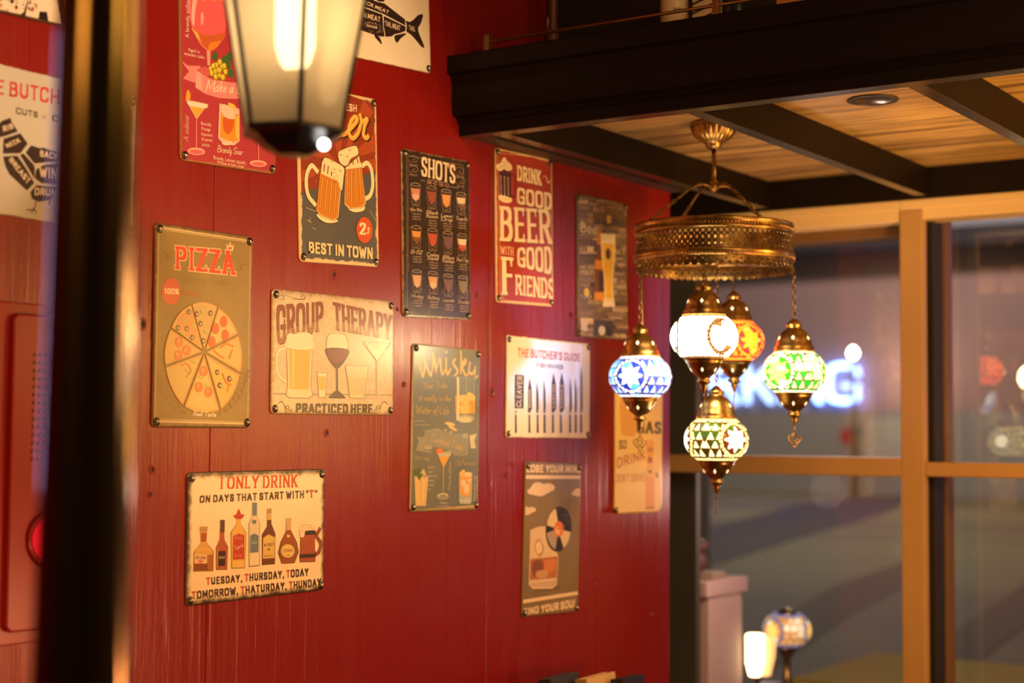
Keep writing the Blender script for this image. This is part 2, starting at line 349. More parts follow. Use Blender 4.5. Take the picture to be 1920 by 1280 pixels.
    def text(s, txt, quad, col, kind='sans', nib=None, wear=0, red=None, gap=None, width=1, shadow=None, shift=(.0012, -.0012), outline=None, grow=.05, slant=None, serif=None):
        keep = s.cur; s.cur = s.tp; f = s._quad(quad)
        if kind == 'plain': polys = [(p, False) for p in plain(txt)]; L = 1
        else:
            base = dict(sans=dict(nib=(.085, .075)), serif=dict(nib=(.1, .045), serif=.06), script=dict(nib=(.05, .035), slant=.22, round_nib=True, gap=.06))[kind]
            if nib: base['nib'] = nib
            if gap is not None: base['gap'] = gap
            if slant is not None: base['slant'] = slant
            if serif is not None: base['serif'] = serif
            polys, L = write(txt, width=width, **base)
            if outline:
                b2 = dict(base); n0 = base['nib']; b2['nib'] = n0
                s.nl()
                for pg, _ in polys:
                    cx = sum(p[0] for p in pg)/len(pg); cy = sum(p[1] for p in pg)/len(pg)
                    s.put([f((p[0]+math.copysign(grow, p[0]-cx))/L, p[1]+math.copysign(grow*.7, p[1]-cy)) for p in pg], outline)
        if shadow:
            s.nl()
            for pg, _ in polys: s.put([(a+shift[0], b+shift[1]) for a, b in (f(p[0]/L, p[1]) for p in pg)], shadow)
        s.nl()
        for pg, r in polys: s.put([f(p[0]/L, p[1]) for p in pg], red if (r and red) else col, wear)
        s.cur = keep
    def small(s, lines, x, y, w, dy, h, col, skew=0, kind='plain'):
        for i, t in enumerate(lines):
            ww = w*min(1, len(t)/max(len(k) for k in lines)); yy = y+i*dy
            s.text(t, [(x, yy), (x+ww, yy+skew*ww), (x+ww, yy+skew*ww-h), (x, yy-h)], col, kind)
    def done(s, inset=.0085, screws=(1, 1, 1, 1)):
        for name, (m, mats) in s.parts.items(): m.obj(name, mats, s.t)
        R = Matrix.Rotation(PI/2, 3, 'X')
        for (sx, sz), on in zip(((-1, 1), (1, 1), (1, -1), (-1, -1)), screws):
            if not on: continue
            m = MB(); c = (sx*(s.w/2-inset), -.0037, sz*(s.h/2-inset))
            m.lathe([(.0062, 0), (.0062, .0012), (.0054, .002), (.0036, .0022)], 16, c, 0, R)
            m.lathe([(.0036, .0018), (.0034, .0034), (.0024, .0046), (.0001, .005)], 14, c, 1, R, cap=False)
            m.obj('screw', [SCREW_M, SCREW_C], s.t)
CREAM = (.78, .66, .48); DARK = (.02, .014, .012); RED = (.5, .03, .03)
# ------------------------------------------------------------------ the room
def wall_paint():
    M = mat('red_gloss_paint', (.185, .0065, .006), .36); co = coords(M); b = bsdf(M)
    n1 = noise(M, co, 3, 4); lk(M, mixc(M, math_n(M, 'MULTIPLY', n1, .55), (.225, .0065, .005), (.185, .005, .0055)), b.inputs['Base Color'])
    grain = noise(M, coords(M, (75, 75, 5)), 1, 5, .7); fine = noise(M, coords(M, (160, 160, 90)), 1, 3)
    g2 = ramp(M, noise(M, coords(M, (55, 55, 1.6)), 1, 3, .6), .52, .64)
    bump(M, math_n(M, 'ADD', math_n(M, 'ADD', math_n(M, 'MULTIPLY', grain, .8), math_n(M, 'MULTIPLY', g2, .35)), math_n(M, 'MULTIPLY', fine, .3)), .42, .002)
    lk(M, math_n(M, 'ADD', math_n(M, 'MULTIPLY', noise(M, coords(M, (40, 40, 3)), 1, 3), .16), .22), b.inputs['Roughness']); b.inputs['Specular IOR Level'].default_value = .55
    return M
REDP = wall_paint(); DKR = mat('dark_red_gap', (.05, .004, .004), .8); HOLE = mat('screw_hole_dark', (.03, .004, .004), .7)
m = MB(); xs = [-1.5, -.435, .297, 1.029, 1.7611, 2.493, 3.212]
for a, b in zip(xs, xs[1:]): m.box(a+.0006, b-.0006, WY, WY+.02, 0, 3.2)
m.box(-1.5, 3.21, WY+.02, WY+.12, 0, 3.2, 1)
wl = struct(m.obj('wall_left', [REDP, DKR], None, .0012, 2))
RY = Matrix.Rotation(PI/2, 3, 'X')
for x, z, r in ((2.044, 1.818, 6), (1.62, 1.709, 7), (1.645, 1.499, 5), (1.642, 1.463, 4), (2.029, 1.554, 5), (2.506, 1.635, 7), (2.559, 1.477, 4), (2.891, 1.243, 4), (2.471, 2.023, 3), (2.764, 2.093, 4), (2.787, 1.801, 5), (2.453, 1.815, 5), (2.214, 1.772, 3), (2.235, 1.641, 4), (2.30, 2.04, 3), (3.13, 1.16, 4)):
    m = MB(); r /= 1000; m.lathe([(r*1.35, .0002), (r*1.25, .0012), (r*.9, .0014), (r*.72, .0003)], 14, (x, WY, z), 0, RY, cap=False); m.lathe([(r*.8, .0003), (.0001, .0003)], 14, (x, WY, z), 1, RY, cap=False)
    m.obj('screw_hole', [REDP, HOLE], wl)
DKW = mat('dark_room', (.035, .022, .018), .7); FLOOR = mat('floor_wood', (.06, .035, .02), .5)
struct(MB().box(-1.5, 3.9, -2.6, 2.2, -.1, 0).obj('floor', FLOOR)); struct(MB().box(-1.5, 3.9, -2.6, 2.2, 3.2, 3.3).obj('ceiling', DKW))
struct(MB().box(-1.6, -1.5, -2.6, 1.9, 0, 3.2).obj('wall_back', DKW)); struct(MB().box(-1.6, 3.9, -2.7, -2.6, 0, 3.2).obj('wall_right', DKW))
struct(MB().box(3.55, 3.75, -2.6, 2.2, 0, .62).box(3.55, 3.75, -2.6, 2.2, 2.11, 3.2).obj('wall_front', DKW)); struct(MB().box(3.22, 3.9, 2.1, 2.2, 0, 3.2).obj('wall_end', DKW))
# loft: dark steel edge, joists, wooden underside
STEEL = mat('dark_brown_steel', (.010, .0055, .004), .5, 0, .12); FLG = mat('glossy_flange', (.03, .022, .018), .22, 0, .9); STEEL2 = mat('brown_steel_flange', (.035, .024, .018), .4)
prof = [(2.425, 2.107), (2.393, 2.107), (2.391, 2.128), (2.3865, 2.130), (2.3865, 2.133), (2.384, 2.136), (2.3835, 2.139), (2.381, 2.140), (2.3725, 2.141), (2.369, 2.150), (2.367, 2.171), (2.369, 2.195), (2.363, 2.2105), (2.3625, 2.2135), (2.354, 2.217), (2.353, 2.221), (2.353, 2.247), (2.355, 2.25), (2.425, 2.25)]
m = MB(); m.prism(prof[::-1], lambda p, k: (p[0], (-2.5, WY-.001)[k], p[1])); struct(m.obj('trim_1', STEEL))
def wood_mat():
    M = mat('loft_planks', (.4, .25, .1), .32); b = bsdf(M); co = coords(M, (9, 1.0, 1)); st = coords(M, (34, 1.3, 1))
    g = noise(M, st, 1.6, 6, .65); k = noise(M, coords(M, (5, 1.8, 1)), 2.2, 4, .6); f = noise(M, coords(M, (160, 5, 1)), 1, 3)
    c = mixc(M, ramp(M, g, .45, .6), (.52, .32, .12), (.12, .055, .02)); c = mixc(M, math_n(M, 'MULTIPLY', ramp(M, k, .5, .72), .7), c, (.10, .05, .02)); c = mixc(M, math_n(M, 'MULTIPLY', f, .3), c, (.56, .38, .18))
    sp = nd(M, 'ShaderNodeSeparateXYZ'); lk(M, coords(M), sp.inputs[0]); fr = math_n(M, 'FRACT', math_n(M, 'MULTIPLY', sp.outputs[0], 8.2))
    c = mixc(M, math_n(M, 'LESS_THAN', fr, .018), c, (.03, .015, .006)); lk(M, c, b.inputs['Base Color']); bump(M, f, .08, .001); return M
struct(MB().box(2.40, 3.56, -2.5, 2.0, 2.171, 2.228).obj('ceiling_loft', wood_mat()))
for y0, y1 in ((1.651, 1.679), (1.258, 1.285), (.866, .894), (.474, .502), (.082, .11), (-.31, -.282)):
    struct(MB().box(2.424, 3.545, y0, y1, 2.107, 2.172).box(2.4255, 3.545, y0+.001, y1-.001, 2.1055, 2.107, 1).obj('ceiling_joist', [STEEL, FLG]))
m = MB(); m.box(2.43, 3.21, 1.705, 1.7435, 2.107, 2.111).box(2.43, 3.21, 1.739, 1.7435, 2.11, 2.171).box(2.43, 3.21, 1.703, 1.707, 2.107, 2.118); struct(m.obj('trim_2', STEEL2, None, .0006))
struct(MB().box(3.542, 3.68, -2.5, 2.08, 2.1025, 2.171).obj('trim_3', STEEL))
struct(MB().box(2.3935, 2.425, -2.5, WY-.002, 2.1055, 2.107).obj('trim_5', FLG))
# window: timber-look frame, deeper sliding sash, panes
def tan_mat():
    M = mat('tan_frame', (.50, .31, .12), .42); g = noise(M, coords(M, (40, 40, 4)), 1, 3)
    lk(M, mixc(M, math_n(M, 'MULTIPLY', g, .4), (.52, .32, .13), (.38, .2, .07)), bsdf(M).inputs['Base Color']); return M
TAN_F = tan_mat(); DKF2 = mat('gap_shade_dark', (.02, .013, .008), .6); TOP_F = mat('pale_rail', (.8, .58, .3), .4); BRN_F = mat('brown_frame', (.20, .105, .04), .4); DKF = mat('dark_jamb', (.06, .06, .065), .6)
def glass_mat():
    M = bpy.data.materials.new('window_glass'); M.use_nodes = True; nt = M.node_tree; nt.nodes.remove(nt.nodes['Principled BSDF'])
    tr = nd(M, 'ShaderNodeBsdfTransparent'); gl = nd(M, 'ShaderNodeBsdfGlossy'); gl.inputs['Roughness'].default_value = 0; fz = nd(M, 'ShaderNodeLayerWeight'); fac = math_n(M, 'ADD', .078, math_n(M, 'MULTIPLY', math_n(M, 'POWER', fz.outputs['Facing'], 5), .9)); mx = nd(M, 'ShaderNodeMixShader')
    lk(M, fac, mx.inputs[0]); lk(M, tr.outputs[0], mx.inputs[1]); lk(M, gl.outputs[0], mx.inputs[2]); lk(M, mx.outputs[0], nt.nodes['Material Output'].inputs[0]); return M
GLASS = glass_mat()
w1 = bpy.data.objects.new('window_1', None); C.objects.link(w1); w1.location = (3.55, 1.6, .62); struct(w1)
w2 = bpy.data.objects.new('window_2', None); C.objects.link(w2); w2.location = (3.55, .6, .62); struct(w2)
def wpart(mb, name, M, par, bv=.003):
    o = mb.obj(name, M, par, bv); pin(o); return o
wpart(MB().box(3.55, 3.64, 1.3304, 2.09, 2.078, 2.1015).box(3.553, 3.64, 1.3304, 2.09, 2.052, 2.080), 'top_rail', TOP_F, w1)
wpart(MB().box(3.62, 3.70, 1.3304, 2.09, 2.028, 2.052), 'inner_top_rail', BRN_F, w1); wpart(MB().box(3.55, 3.63, 1.3304, 2.09, 1.4655, 1.509), 'transom', TAN_F, w1)
wpart(MB().box(3.55, 3.578, 1.2749, 1.3304, .62, 2.078), 'mullion', TAN_F, w1); wpart(MB().box(3.60, 3.66, 1.268, 1.338, .62, 2.078), 'gap_shade', DKF2, w1, .001)  # second box is dark to stand in for shade in the gap
wpart(MB().box(3.698, 3.703, 1.34, 2.09, .62, 2.03), 'pane', GLASS, w1, 0); wpart(MB().box(3.55, 3.68, 1.3304, 2.09, .62, .67), 'bottom_rail', TAN_F, w1)
wpart(MB().box(3.55, 3.64, -.9, 1.3304, 2.078, 2.1015).box(3.553, 3.64, -.9, 1.3304, 2.055, 2.080), 'top_rail', TOP_F, w2)
k = 3.70/3.55; wpart(MB().box(3.70, 3.75, 1.2225*k, 1.2537*k, .62, 2.09), 'sash_stile', BRN_F, w2)
wpart(MB().box(3.555, 3.63, -.9, 1.2749, 1.4674, 1.500), 'transom', TAN_F, w2); wpart(MB().box(3.7505, 3.7555, -.9, 1.2225*k, .62, 2.09), 'pane', GLASS, w2, 0)
wpart(MB().box(3.55, 3.66, -.96, -.9, .62, 2.09), 'jamb', TAN_F, w2); wpart(MB().box(3.55, 3.68, -.9, 1.2749, .62, .67), 'bottom_rail', TAN_F, w2)
struct(MB().box(3.66, 3.685, 1.911, 2.1, .0, 2.11).obj('trim_4', DKF, None, .004))
# ------------------------------------------------------------------ red fire cabinet
def rrect(x0, x1, z0, z1, r, n=6):
    return [(cx+r*math.cos(math.radians(a0+k*90/n)), cz+r*math.sin(math.radians(a0+k*90/n))) for cx, cz, a0 in ((x1-r, z1-r, 0), (x0+r, z1-r, 90), (x0+r, z0+r, 180), (x1-r, z0+r, 270)) for k in range(n+1)]
RED2 = mat('cabinet_red_paint', (.25, .009, .012), .28)
cab = thing('fire_cabinet', 'red painted fire hydrant cabinet set in the wall, behind the dark post', 'cabinet', (1.49, WY, 1.27))
def cpart(m, name, M, par=cab, bv=0):
    o = m.obj(name, M, par, bv); pin(o); return o
m = MB(); m.prism(rrect(1.355, 1.613, 1.272, 1.724, .012), lambda p, k: (p[0], WY-.004*(1-k), p[1])); cpart(m, 'body', RED2, cab, .002)
m = MB(); m.prism(rrect(1.383, 1.600, 1.289, 1.709, .012), lambda p, k: (p[0], WY-.010*(1-k)-.003, p[1])); door = cpart(m, 'door', RED2, cab, .003)
HB = mat('grille_hole', (.05, .005, .005), .8); m = MB()
for i in range(4):
    for j in range(14): m.lathe([(.0024, .0002), (.0001, .0002)], 8, (1.4175+i*.0085, WY-.013, 1.655-j*.0107), 0, RY, cap=False)
o = cpart(m, 'speaker_grille', HB, door); m = MB(); m.lathe([(.040, 0), (.040, .004), (.036, .006), (.034, .003)], 32, (1.452, WY-.013, 1.409), 0, RY); cpart(m, 'beacon_ring', RED2)
LENS = mat('beacon_red', (.7, .01, .02), .15, 0, .5, (1, .015, .03), 1.0); m = MB(); m.lathe([(.033, 0), (.032, .01), (.026, .02), (.014, .027), (.0001, .029)], 28, (1.452, WY-.014, 1.409), 0, RY); cpart(m, 'beacon_lens', LENS)
# ------------------------------------------------------------------ things on and under the loft
BRASS_R = mat('rail_brass', (.42, .26, .09), .35, .9)
g = thing('guard_rail', 'thin brass rail on square posts along the loft edge', 'rail', (2.42, .5, 2.2285))
def gp(m, name, M, par, bv=0):
    o = m.obj(name, M, par, bv); pin(o); return o
for y in (1.700, 1.2265, .753, .28): gp(MB().box(2.414, 2.426, y-.006, y+.006, 2.2285, 2.297), 'post', BRASS_R, g, .001)
m = MB(); m.tube([(2.42, 1.7, 2.284), (2.42, .28, 2.284)], .0032, 8); gp(m, 'rod', BRASS_R, g)
dl = thing('downlight', 'round recessed downlight in the wooden loft underside, switched off', 'light', (2.775, 1.088, 2.171))
CHR = mat('dark_reflector', (.16, .13, .1), .22, .9); RIMM = mat('downlight_rim', (.05, .035, .025), .4)
m = MB(); m.lathe([(.046, 2.1705), (.0465, 2.168), (.041, 2.1675), (.041, 2.1705)], 40, (2.775, 1.088, 0), 0, cap=False); gp(m, 'rim', RIMM, dl)
m = MB(); m.lathe([(.041, 2.1690), (.030, 2.1692), (.0295, 2.1695), (.0001, 2.1698)], 40, (2.775, 1.088, 0), 0, cap=False); gp(m, 'reflector', CHR, dl)
LF = 2.2285   # loft floor
TINW = mat('cream_tin', (.66, .5, .34), .4); TIND = mat('dark_print', (.05, .025, .02), .5); REDB = mat('dark_red_glass', (.09, .02, .014), .5); GOLD = mat('gold_edge', (.5, .33, .12), .35, .8); BLK = mat('near_black', (.012, .008, .008), .5)
t = thing('storage_jar', 'cream jar with dark printed lettering on the loft edge', 'jar', (2.60, 1.403, LF))
m = MB(); m.lathe([(.021, LF), (.022, LF+.002), (.022, LF+.078), (.0205, LF+.080), (.0205, LF+.083), (.027, LF+.087), (.027, LF+.13), (.02, LF+.142), (.02, LF+.15)], 28, (2.60, 1.403, 0)); gp(m, 'body', TINW, t)
m = MB(); m.lathe([(.023, LF+.15), (.023, LF+.168), (.0001, LF+.17)], 24, (2.60, 1.403, 0)); gp(m, 'lid', TIND, t)
m = MB()
for k in range(7): a = math.radians(205+k*5); m.box(-.0012, .0012, -.0004, .0004, 0, .006) if False else m.add([(2.60+.0274*math.cos(a+q*.03), 1.403+.0274*math.sin(a+q*.03), LF+.104+zz) for q, zz in ((-1, 0), (1, 0), (1, .007), (-1, .006+.002*(k % 2)))], [(0, 1, 2, 3)])
gp(m, 'lettering', TIND, t)
t = thing('striped_box', 'small cream box with dark stripes beside the jar on the loft', 'box', (2.60, 1.338, LF))
m = MB(); m.box(2.58, 2.62, 1.315, 1.357, LF, LF+.16); gp(m, 'body', TINW, t, .002)
m = MB()
for k in range(9): z = LF+.025+k*.017; m.add([(2.5795, 1.357, z), (2.5795, 1.315, z+.012), (2.5795, 1.315, z+.017), (2.5795, 1.357, z+.005)], [(0, 1, 2, 3)])
gp(m, 'stripes', TIND, t)
t = thing('bottle', 'dark reddish bottle standing on the loft near the red wall', 'bottle', (2.6, 1.672, LF)); m = MB(); m.lathe([(.014, LF), (.0145, LF+.09), (.012, LF+.105), (.009, LF+.13), (.010, LF+.2), (.010, LF+.24)], 20, (2.6, 1.672, 0)); gp(m, 'body', REDB, t)
m = MB(); m.lathe([(.0115, LF+.225), (.0115, LF+.25), (.0001, LF+.252)], 16, (2.6, 1.672, 0)); gp(m, 'cap', GOLD, t)
t = thing('picture_frame', 'dark framed picture with thin gold edge leaning on the loft', 'frame', (2.66, 1.62, LF)); lean = lambda y, z, d: (2.66+d+.12*(z-LF), y, z)
m = MB(); m.add([lean(y, z, d) for d in (0, .012) for y, z in ((1.735, LF), (1.47, LF), (1.47, LF+.36), (1.735, LF+.36))], [(0, 1, 2, 3), (7, 6, 5, 4), (0, 4, 5, 1), (1, 5, 6, 2), (2, 6, 7, 3), (3, 7, 4, 0)]); gp(m, 'panel', BLK, t)
m = MB()
for y in (1.733, 1.472): m.tube([lean(y, LF+.003, -.002), lean(y, LF+.358, -.002)], .0014, 6)
for z in (LF+.003, LF+.358): m.tube([lean(1.733, z, -.002), lean(1.472, z, -.002)], .0014, 6)
gp(m, 'gold_edge', GOLD, t)
ORG = mat('orange_box', (.5, .2, .06), .5); t = tag(MB().box(2.58, 2.64, 1.12, 1.19, LF, LF+.115).obj('carton', ORG, None, .002), 'orange carton on the loft, past the second brass post', 'box')
GLB = mat('dark_glass', (.02, .02, .025), .3, 0, .4); t = thing('liqueur_bottle', 'dark glass bottle with pale glints between jar and orange carton', 'bottle', (2.6, 1.275, LF)); m = MB(); m.lathe([(.018, LF), (.019, LF+.1), (.008, LF+.13), (.008, LF+.18)], 20, (2.6, 1.275, 0)); gp(m, 'body', GLB, t); m = MB(); m.lathe([(.0095, LF+.17), (.0095, LF+.19)], 14, (2.6, 1.275, 0)); gp(m, 'cap', BLK, t)
struct(MB().box(3.4, 3.45, -2.5, 2.05, 2.23, 3.2).obj('wall_loft', DKW))
# menus leaning on the wall on a side table
OAK = mat('table_wood', (.12, .06, .03), .45); tb = thing('side_table', 'small dark wooden side table against the red wall below the signs', 'table', (2.75, 1.56, 0))
gp(MB().box(2.45, 3.05, 1.40, 1.735, .73, .76), 'tabletop', OAK, tb, .003)
for x, y in ((2.48, 1.43), (3.02, 1.43), (2.48, 1.71), (3.02, 1.71)): gp(MB().box(x-.018, x+.018, y-.018, y+.018, 0, .73), 'leg', OAK, tb)
COV = mat('menu_cover_green', (.03, .035, .025), .45); PAP = mat('menu_pages', (.62, .42, .22), .6)
def menu(x, y, h, w, M, label, ang):
    t = thing('menu_book', label, 'book', (x, y, .7605), 'menus on the side table'); t.rotation_euler = (-.12, 0, ang)
    MB().box(-w/2, w/2, -.006, 0, 0, h).box(-w/2, w/2, .012, .018, 0, h).box(-w/2-.001, -w/2+.004, -.006, .018, 0, h).obj('cover', M, t); MB().box(-w/2+.004, w/2-.004, 0, .012, .004, h-.006).obj('pages', PAP, t)
menu(2.63, 1.62, .338, .12, COV, 'dark green menu leaning on the wall, only its top edge in view', .1); menu(2.705, 1.585, .332, .12, PAP, 'tan menu in front of the dark green one, top edge in view', .06); menu(2.765, 1.55, .326, .09, BLK, 'black menu foremost of the leaning menus, top edge in view', .02)
# ---- pizza sign
s = Sign('kraft brown tin sign reading PIZZA above a round sliced pizza', [(288, 418), (472, 443), (467, 803), (282, 800)], 1.7420, 1.7099, .2061, .2989, .29, 'tin signs on the red wall')
s.plate(plate_mat('pizza', (.28, .19, .055), (.16, .09, .04), s.w, s.h, .012, .002, .006, (.2, .13, .055), .34)); s.crop(275, 410, 3.2)
TAN = (.66, .5, .28)
for a, b, wd in (((75, 55), (590, 128), 1.6), ((75, 66), (588, 138), .7), ((62, 1212), (570, 1232), 1.6), ((62, 1200), (570, 1222), .7), ((62, 90), (38, 1190), .8), ((612, 170), (596, 1190), .8)): s.line([a, b], wd, TAN, wear=1.2)
s.text('PIZZA', [(160, 304), (525, 340), (515, 192), (162, 165)], (.52, .045, .02), 'serif', (.13, .07), outline=(.74, .5, .3), grow=.05, gap=.2, serif=.09)
s.poly([(470, 188), (466, 148), (480, 165), (489, 135), (498, 166), (512, 154), (506, 192)], (.74, .5, .3)); s.poly([(478, 182), (476, 164), (488, 172), (500, 168), (498, 184)], (.5, .06, .02))
s.text('Best in Town', [(200, 384), (470, 404), (475, 350), (205, 334)], (.2, .12, .05), 'script', (.022, .02))
s.ell(135, 437, 55, 80, (.5, .06, .03), 40); s.text('100%', [(95, 452), (180, 456), (180, 422), (95, 418)], CREAM, 'sans', (.13, .09))
s.text('Italiano', [(200, 460), (298, 466), (298, 434), (200, 428)], (.42, .1, .05), 'plain')
for x0, y0, d in ((82, 205, 1), (590, 270, -1)): s.line([(x0, y0), (x0+d*28, y0+6), (x0+d*34, y0+30), (x0+d*55, y0+34)], [.7, 1.6, .7], (.14, .08, .03), 5)
for d, bx in ((1, 130), (-1, 520)):   # laurel sprays either side
    s.line([(bx-d*60, 920), (bx-d*48, 1040), (bx+d*20, 1130), (bx+d*90, 1170)], .8, (.24, .14, .05), 5)
    for k in range(9):
        t = k/8; x, y = bx+d*(-60+130*t*t), 920+240*t
        for q in (-1, 1): s.ell(x+q*17, y-q*6, 15, 6, (.24, .14, .05), 10, -d*(.7-t)+q*.6)
pc = (330, 800); B = [(258, 526), (410, 542), (528, 700), (540, 925), (425, 1135), (212, 1110), (108, 880), (140, 664)]
CR, CR2 = (.34, .17, .05), (.50, .31, .10); kinds = 'omschktg'
for i in range(8):
    p, q = B[i], B[(i+1) % 8]; mx, my = (p[0]+q[0])/2, (p[1]+q[1])/2; k = 1.08
    ox, oy = (mx-pc[0])*.05, (my-pc[1])*.05; f = lambda a, r, e: (pc[0]+ox+(a[0]-pc[0])*r, pc[1]+oy+(a[1]-pc[1])*r)
    mid = (pc[0]+(mx-pc[0])*k, pc[1]+(my-pc[1])*k)
    arc = [f(p, 1, 0)]+[f((p[0]*(1-t)**2+2*t*(1-t)*(2*mid[0]-mx)+q[0]*t*t, p[1]*(1-t)**2+2*t*(1-t)*(2*mid[1]-my)+q[1]*t*t), 1, 0) for t in (.12, .25, .4, .5, .6, .75, .88)]+[f(q, 1, 0)]
    apex = (pc[0]+ox, pc[1]+oy); sh = lambda r: [apex]+[(apex[0]+(a[0]-apex[0])*r, apex[1]+(a[1]-apex[1])*r) for a in arc]
    c0 = [sum(a[0] for a in arc)/9, sum(a[1] for a in arc)/9]; top = [(c0[0]*.12+a[0]*.88, c0[1]*.12+a[1]*.88) for a in sh(.93)]
    s.poly(sh(1.0), CR); s.poly([(a[0]*.96+c0[0]*.04, a[1]*.96+c0[1]*.04) for a in sh(.985)], CR2)
    s.poly([(c0[0]*.1+a[0]*.9, c0[1]*.1+a[1]*.9) for a in sh(.9)], (.45, .2, .05)); s.poly(top, [(.52, .38, .15), (.52, .36, .13), (.56, .35, .09), (.52, .37, .13), (.46, .34, .12), (.5, .30, .09), (.48, .24, .08), (.5, .38, .17)][(i+7) % 8] if i else (.42, .3, .12))
rnd = random.Random(5)
for x, y in ((285, 572), (368, 568), (307, 630), (325, 733), (172, 655), (237, 560), (225, 660), (256, 714), (408, 922), (480, 960), (423, 1000)): s.ell(x, y, 13, 17, (.06, .03, .03), 16); s.ell(x+2, y+1, 6, 8, (.5, .36, .2), 12)
for x, y in ((447, 618), (398, 660), (456, 698), (376, 738)): s.ell(x, y, 22, 34, (.46, .08, .03), 20)
for x, y in ((326, 915), (298, 1010), (355, 1040), (180, 740), (175, 820), (225, 790)): s.ell(x, y, 24, 32, (.46, .14, .04), 14); s.ell(x-4, y-6, 9, 12, (.54, .24, .08), 10)
for x, y in ((210, 610), (200, 690), (265, 640), (345, 1000), (310, 950), (440, 1010), (230, 910), (270, 860), (320, 560), (345, 680)): s.ell(x, y, 16, 9, (.36, .36, .1), 10, .6)
for pts in ([(430, 775), (460, 752), (505, 765)], [(388, 790), (420, 820), (450, 835)], [(480, 840), (495, 800), (500, 790)], [(190, 880), (225, 870), (250, 910), (225, 950)], [(440, 930), (465, 985), (495, 1000)], [(470, 1040), (480, 985), (500, 970)]): s.line(pts, 2.2, (.5, .16, .05), 4)
s.text('Real Taste', [(258, 1182), (398, 1190), (400, 1158), (262, 1150)], CREAM, 'script', (.09, .06))
s.done()
# ---- group therapy
s = Sign('wide beige tin sign reading GROUP THERAPY with a row of drink glasses', [(508, 541), (735, 565), (735, 778), (505, 776)], 2.0458, 1.6841, .3102, .1985, .51, 'tin signs on the red wall')
s.plate(plate_mat('group', (.64, .55, .41), (.36, .26, .15), s.w, s.h, .02, -.002, .01, (.52, .38, .24), .27, .5, 12)); s.crop(240, 400, 3.048)
BR, LT = (.24, .07, .04), (.70, .6, .45)
for txt, q in (('GROUP', [(842, 752), (1105, 662), (1105, 502), (836, 522)]), ('THERAPY', [(1166, 662), (1496, 722), (1496, 580), (1158, 504)])):
    s.text(txt, q, BR, 'serif', (.14, .06), gap=.13, shadow=(.12, .07, .05), shift=(.0015, -.0008), serif=.07)
    for k in range(7):
        t = .04+.045*k; A = (q[0][0]*(1-t)+q[3][0]*t, q[0][1]*(1-t)+q[3][1]*t); Z = (q[1][0]*(1-t)+q[2][0]*t, q[1][1]*(1-t)+q[2][1]*t); s.line([A, Z], .55, (.56, .42, .28))
for pts in ([(850, 490), (885, 490), (870, 468), (850, 476)], [(862, 458), (900, 470), (950, 488), (1000, 488), (995, 468), (975, 480)]): s.line(pts, [.6, 1.4, .8], (.12, .08, .06), 5)
s.crop(480, 560, 4)
SK = (.3, .21, .15)
s.line([(105, 711), (1022, 721)], 1.0, (.16, .1, .08))
s.line([(215, 370), (160, 385), (142, 450), (150, 560), (215, 622)], 6.5, (.42, .32, .22), 6); s.line([(215, 370), (160, 385), (142, 450), (150, 560), (215, 622)], 4.6, LT, 6)
s.poly([(213, 370), (412, 378), (402, 660), (418, 725), (385, 748), (235, 745), (205, 725), (222, 660)], SK); s.poly([(218, 374), (408, 382), (396, 655), (410, 722), (380, 742), (240, 739), (212, 722), (228, 655)], (.66, .54, .38))
s.poly([(232, 376), (394, 384), (384, 680), (240, 676)], (.58, .38, .1)); s.poly([(255, 380), (280, 382), (275, 670), (256, 668)], (.68, .48, .16))
s.poly([(222, 365), (215, 300), (235, 258), (280, 262), (325, 248), (395, 262), (414, 310), (408, 376)], (.72, .63, .5), 4); s.line([(222, 365), (215, 300), (235, 258), (280, 262), (325, 248), (395, 262), (414, 310), (408, 376)], .6, (.5, .38, .26), 4)
s.poly([(442, 548), (522, 552), (508, 742), (456, 740)], SK); s.poly([(447, 552), (517, 556), (504, 738), (460, 736)], LT); s.poly([(453, 578), (511, 582), (502, 682), (460, 680)], (.6, .42, .12))
s.poly([(532, 265), (655, 268), (680, 370), (668, 440), (612, 515), (575, 512), (520, 430), (512, 365)], SK, 5); s.poly([(536, 268), (650, 271), (675, 370), (662, 436), (608, 510), (580, 507), (526, 428), (517, 365)], LT, 5)
s.poly([(515, 368), (678, 378), (668, 442), (610, 515), (576, 512), (520, 430)], (.1, .05, .05), 3); s.poly([(522, 376), (670, 384), (655, 440), (605, 478), (560, 470), (530, 430)], (.2, .06, .05), 3)
s.poly([(586, 512), (602, 513), (604, 690), (588, 689)], (.16, .12, .1)); s.poly([(588, 685), (604, 686), (655, 735), (645, 746), (540, 743), (535, 732)], (.12, .1, .1), 3)
s.poly([(655, 495), (832, 500), (800, 748), (690, 744)], SK); s.poly([(660, 499), (827, 504), (796, 744), (694, 740)], (.64, .52, .36))
for k in range(14): x = 680+rnd.random()*120; y = 520+rnd.random()*190; s.line([(x, y), (x+30*rnd.random(), y+40*rnd.random()-20)], .7, (.5, .36, .22))
s.poly([(672, 580), (815, 584), (795, 720), (694, 716)], (.6, .44, .26))
s.line([(790, 322), (1000, 330), (896, 470), (790, 322)], 1.2, SK); s.poly([(830, 375), (962, 380), (896, 464)], (.68, .58, .44)); s.poly([(889, 468), (902, 468), (903, 725), (890, 725)], (.5, .4, .3)); s.ell(895, 738, 62, 11, (.52, .42, .32), 20)
s.text('PRACTICED HERE', [(284, 864), (862, 866), (862, 788), (286, 782)], (.09, .065, .05), 'sans', (.16, .09), gap=.16)
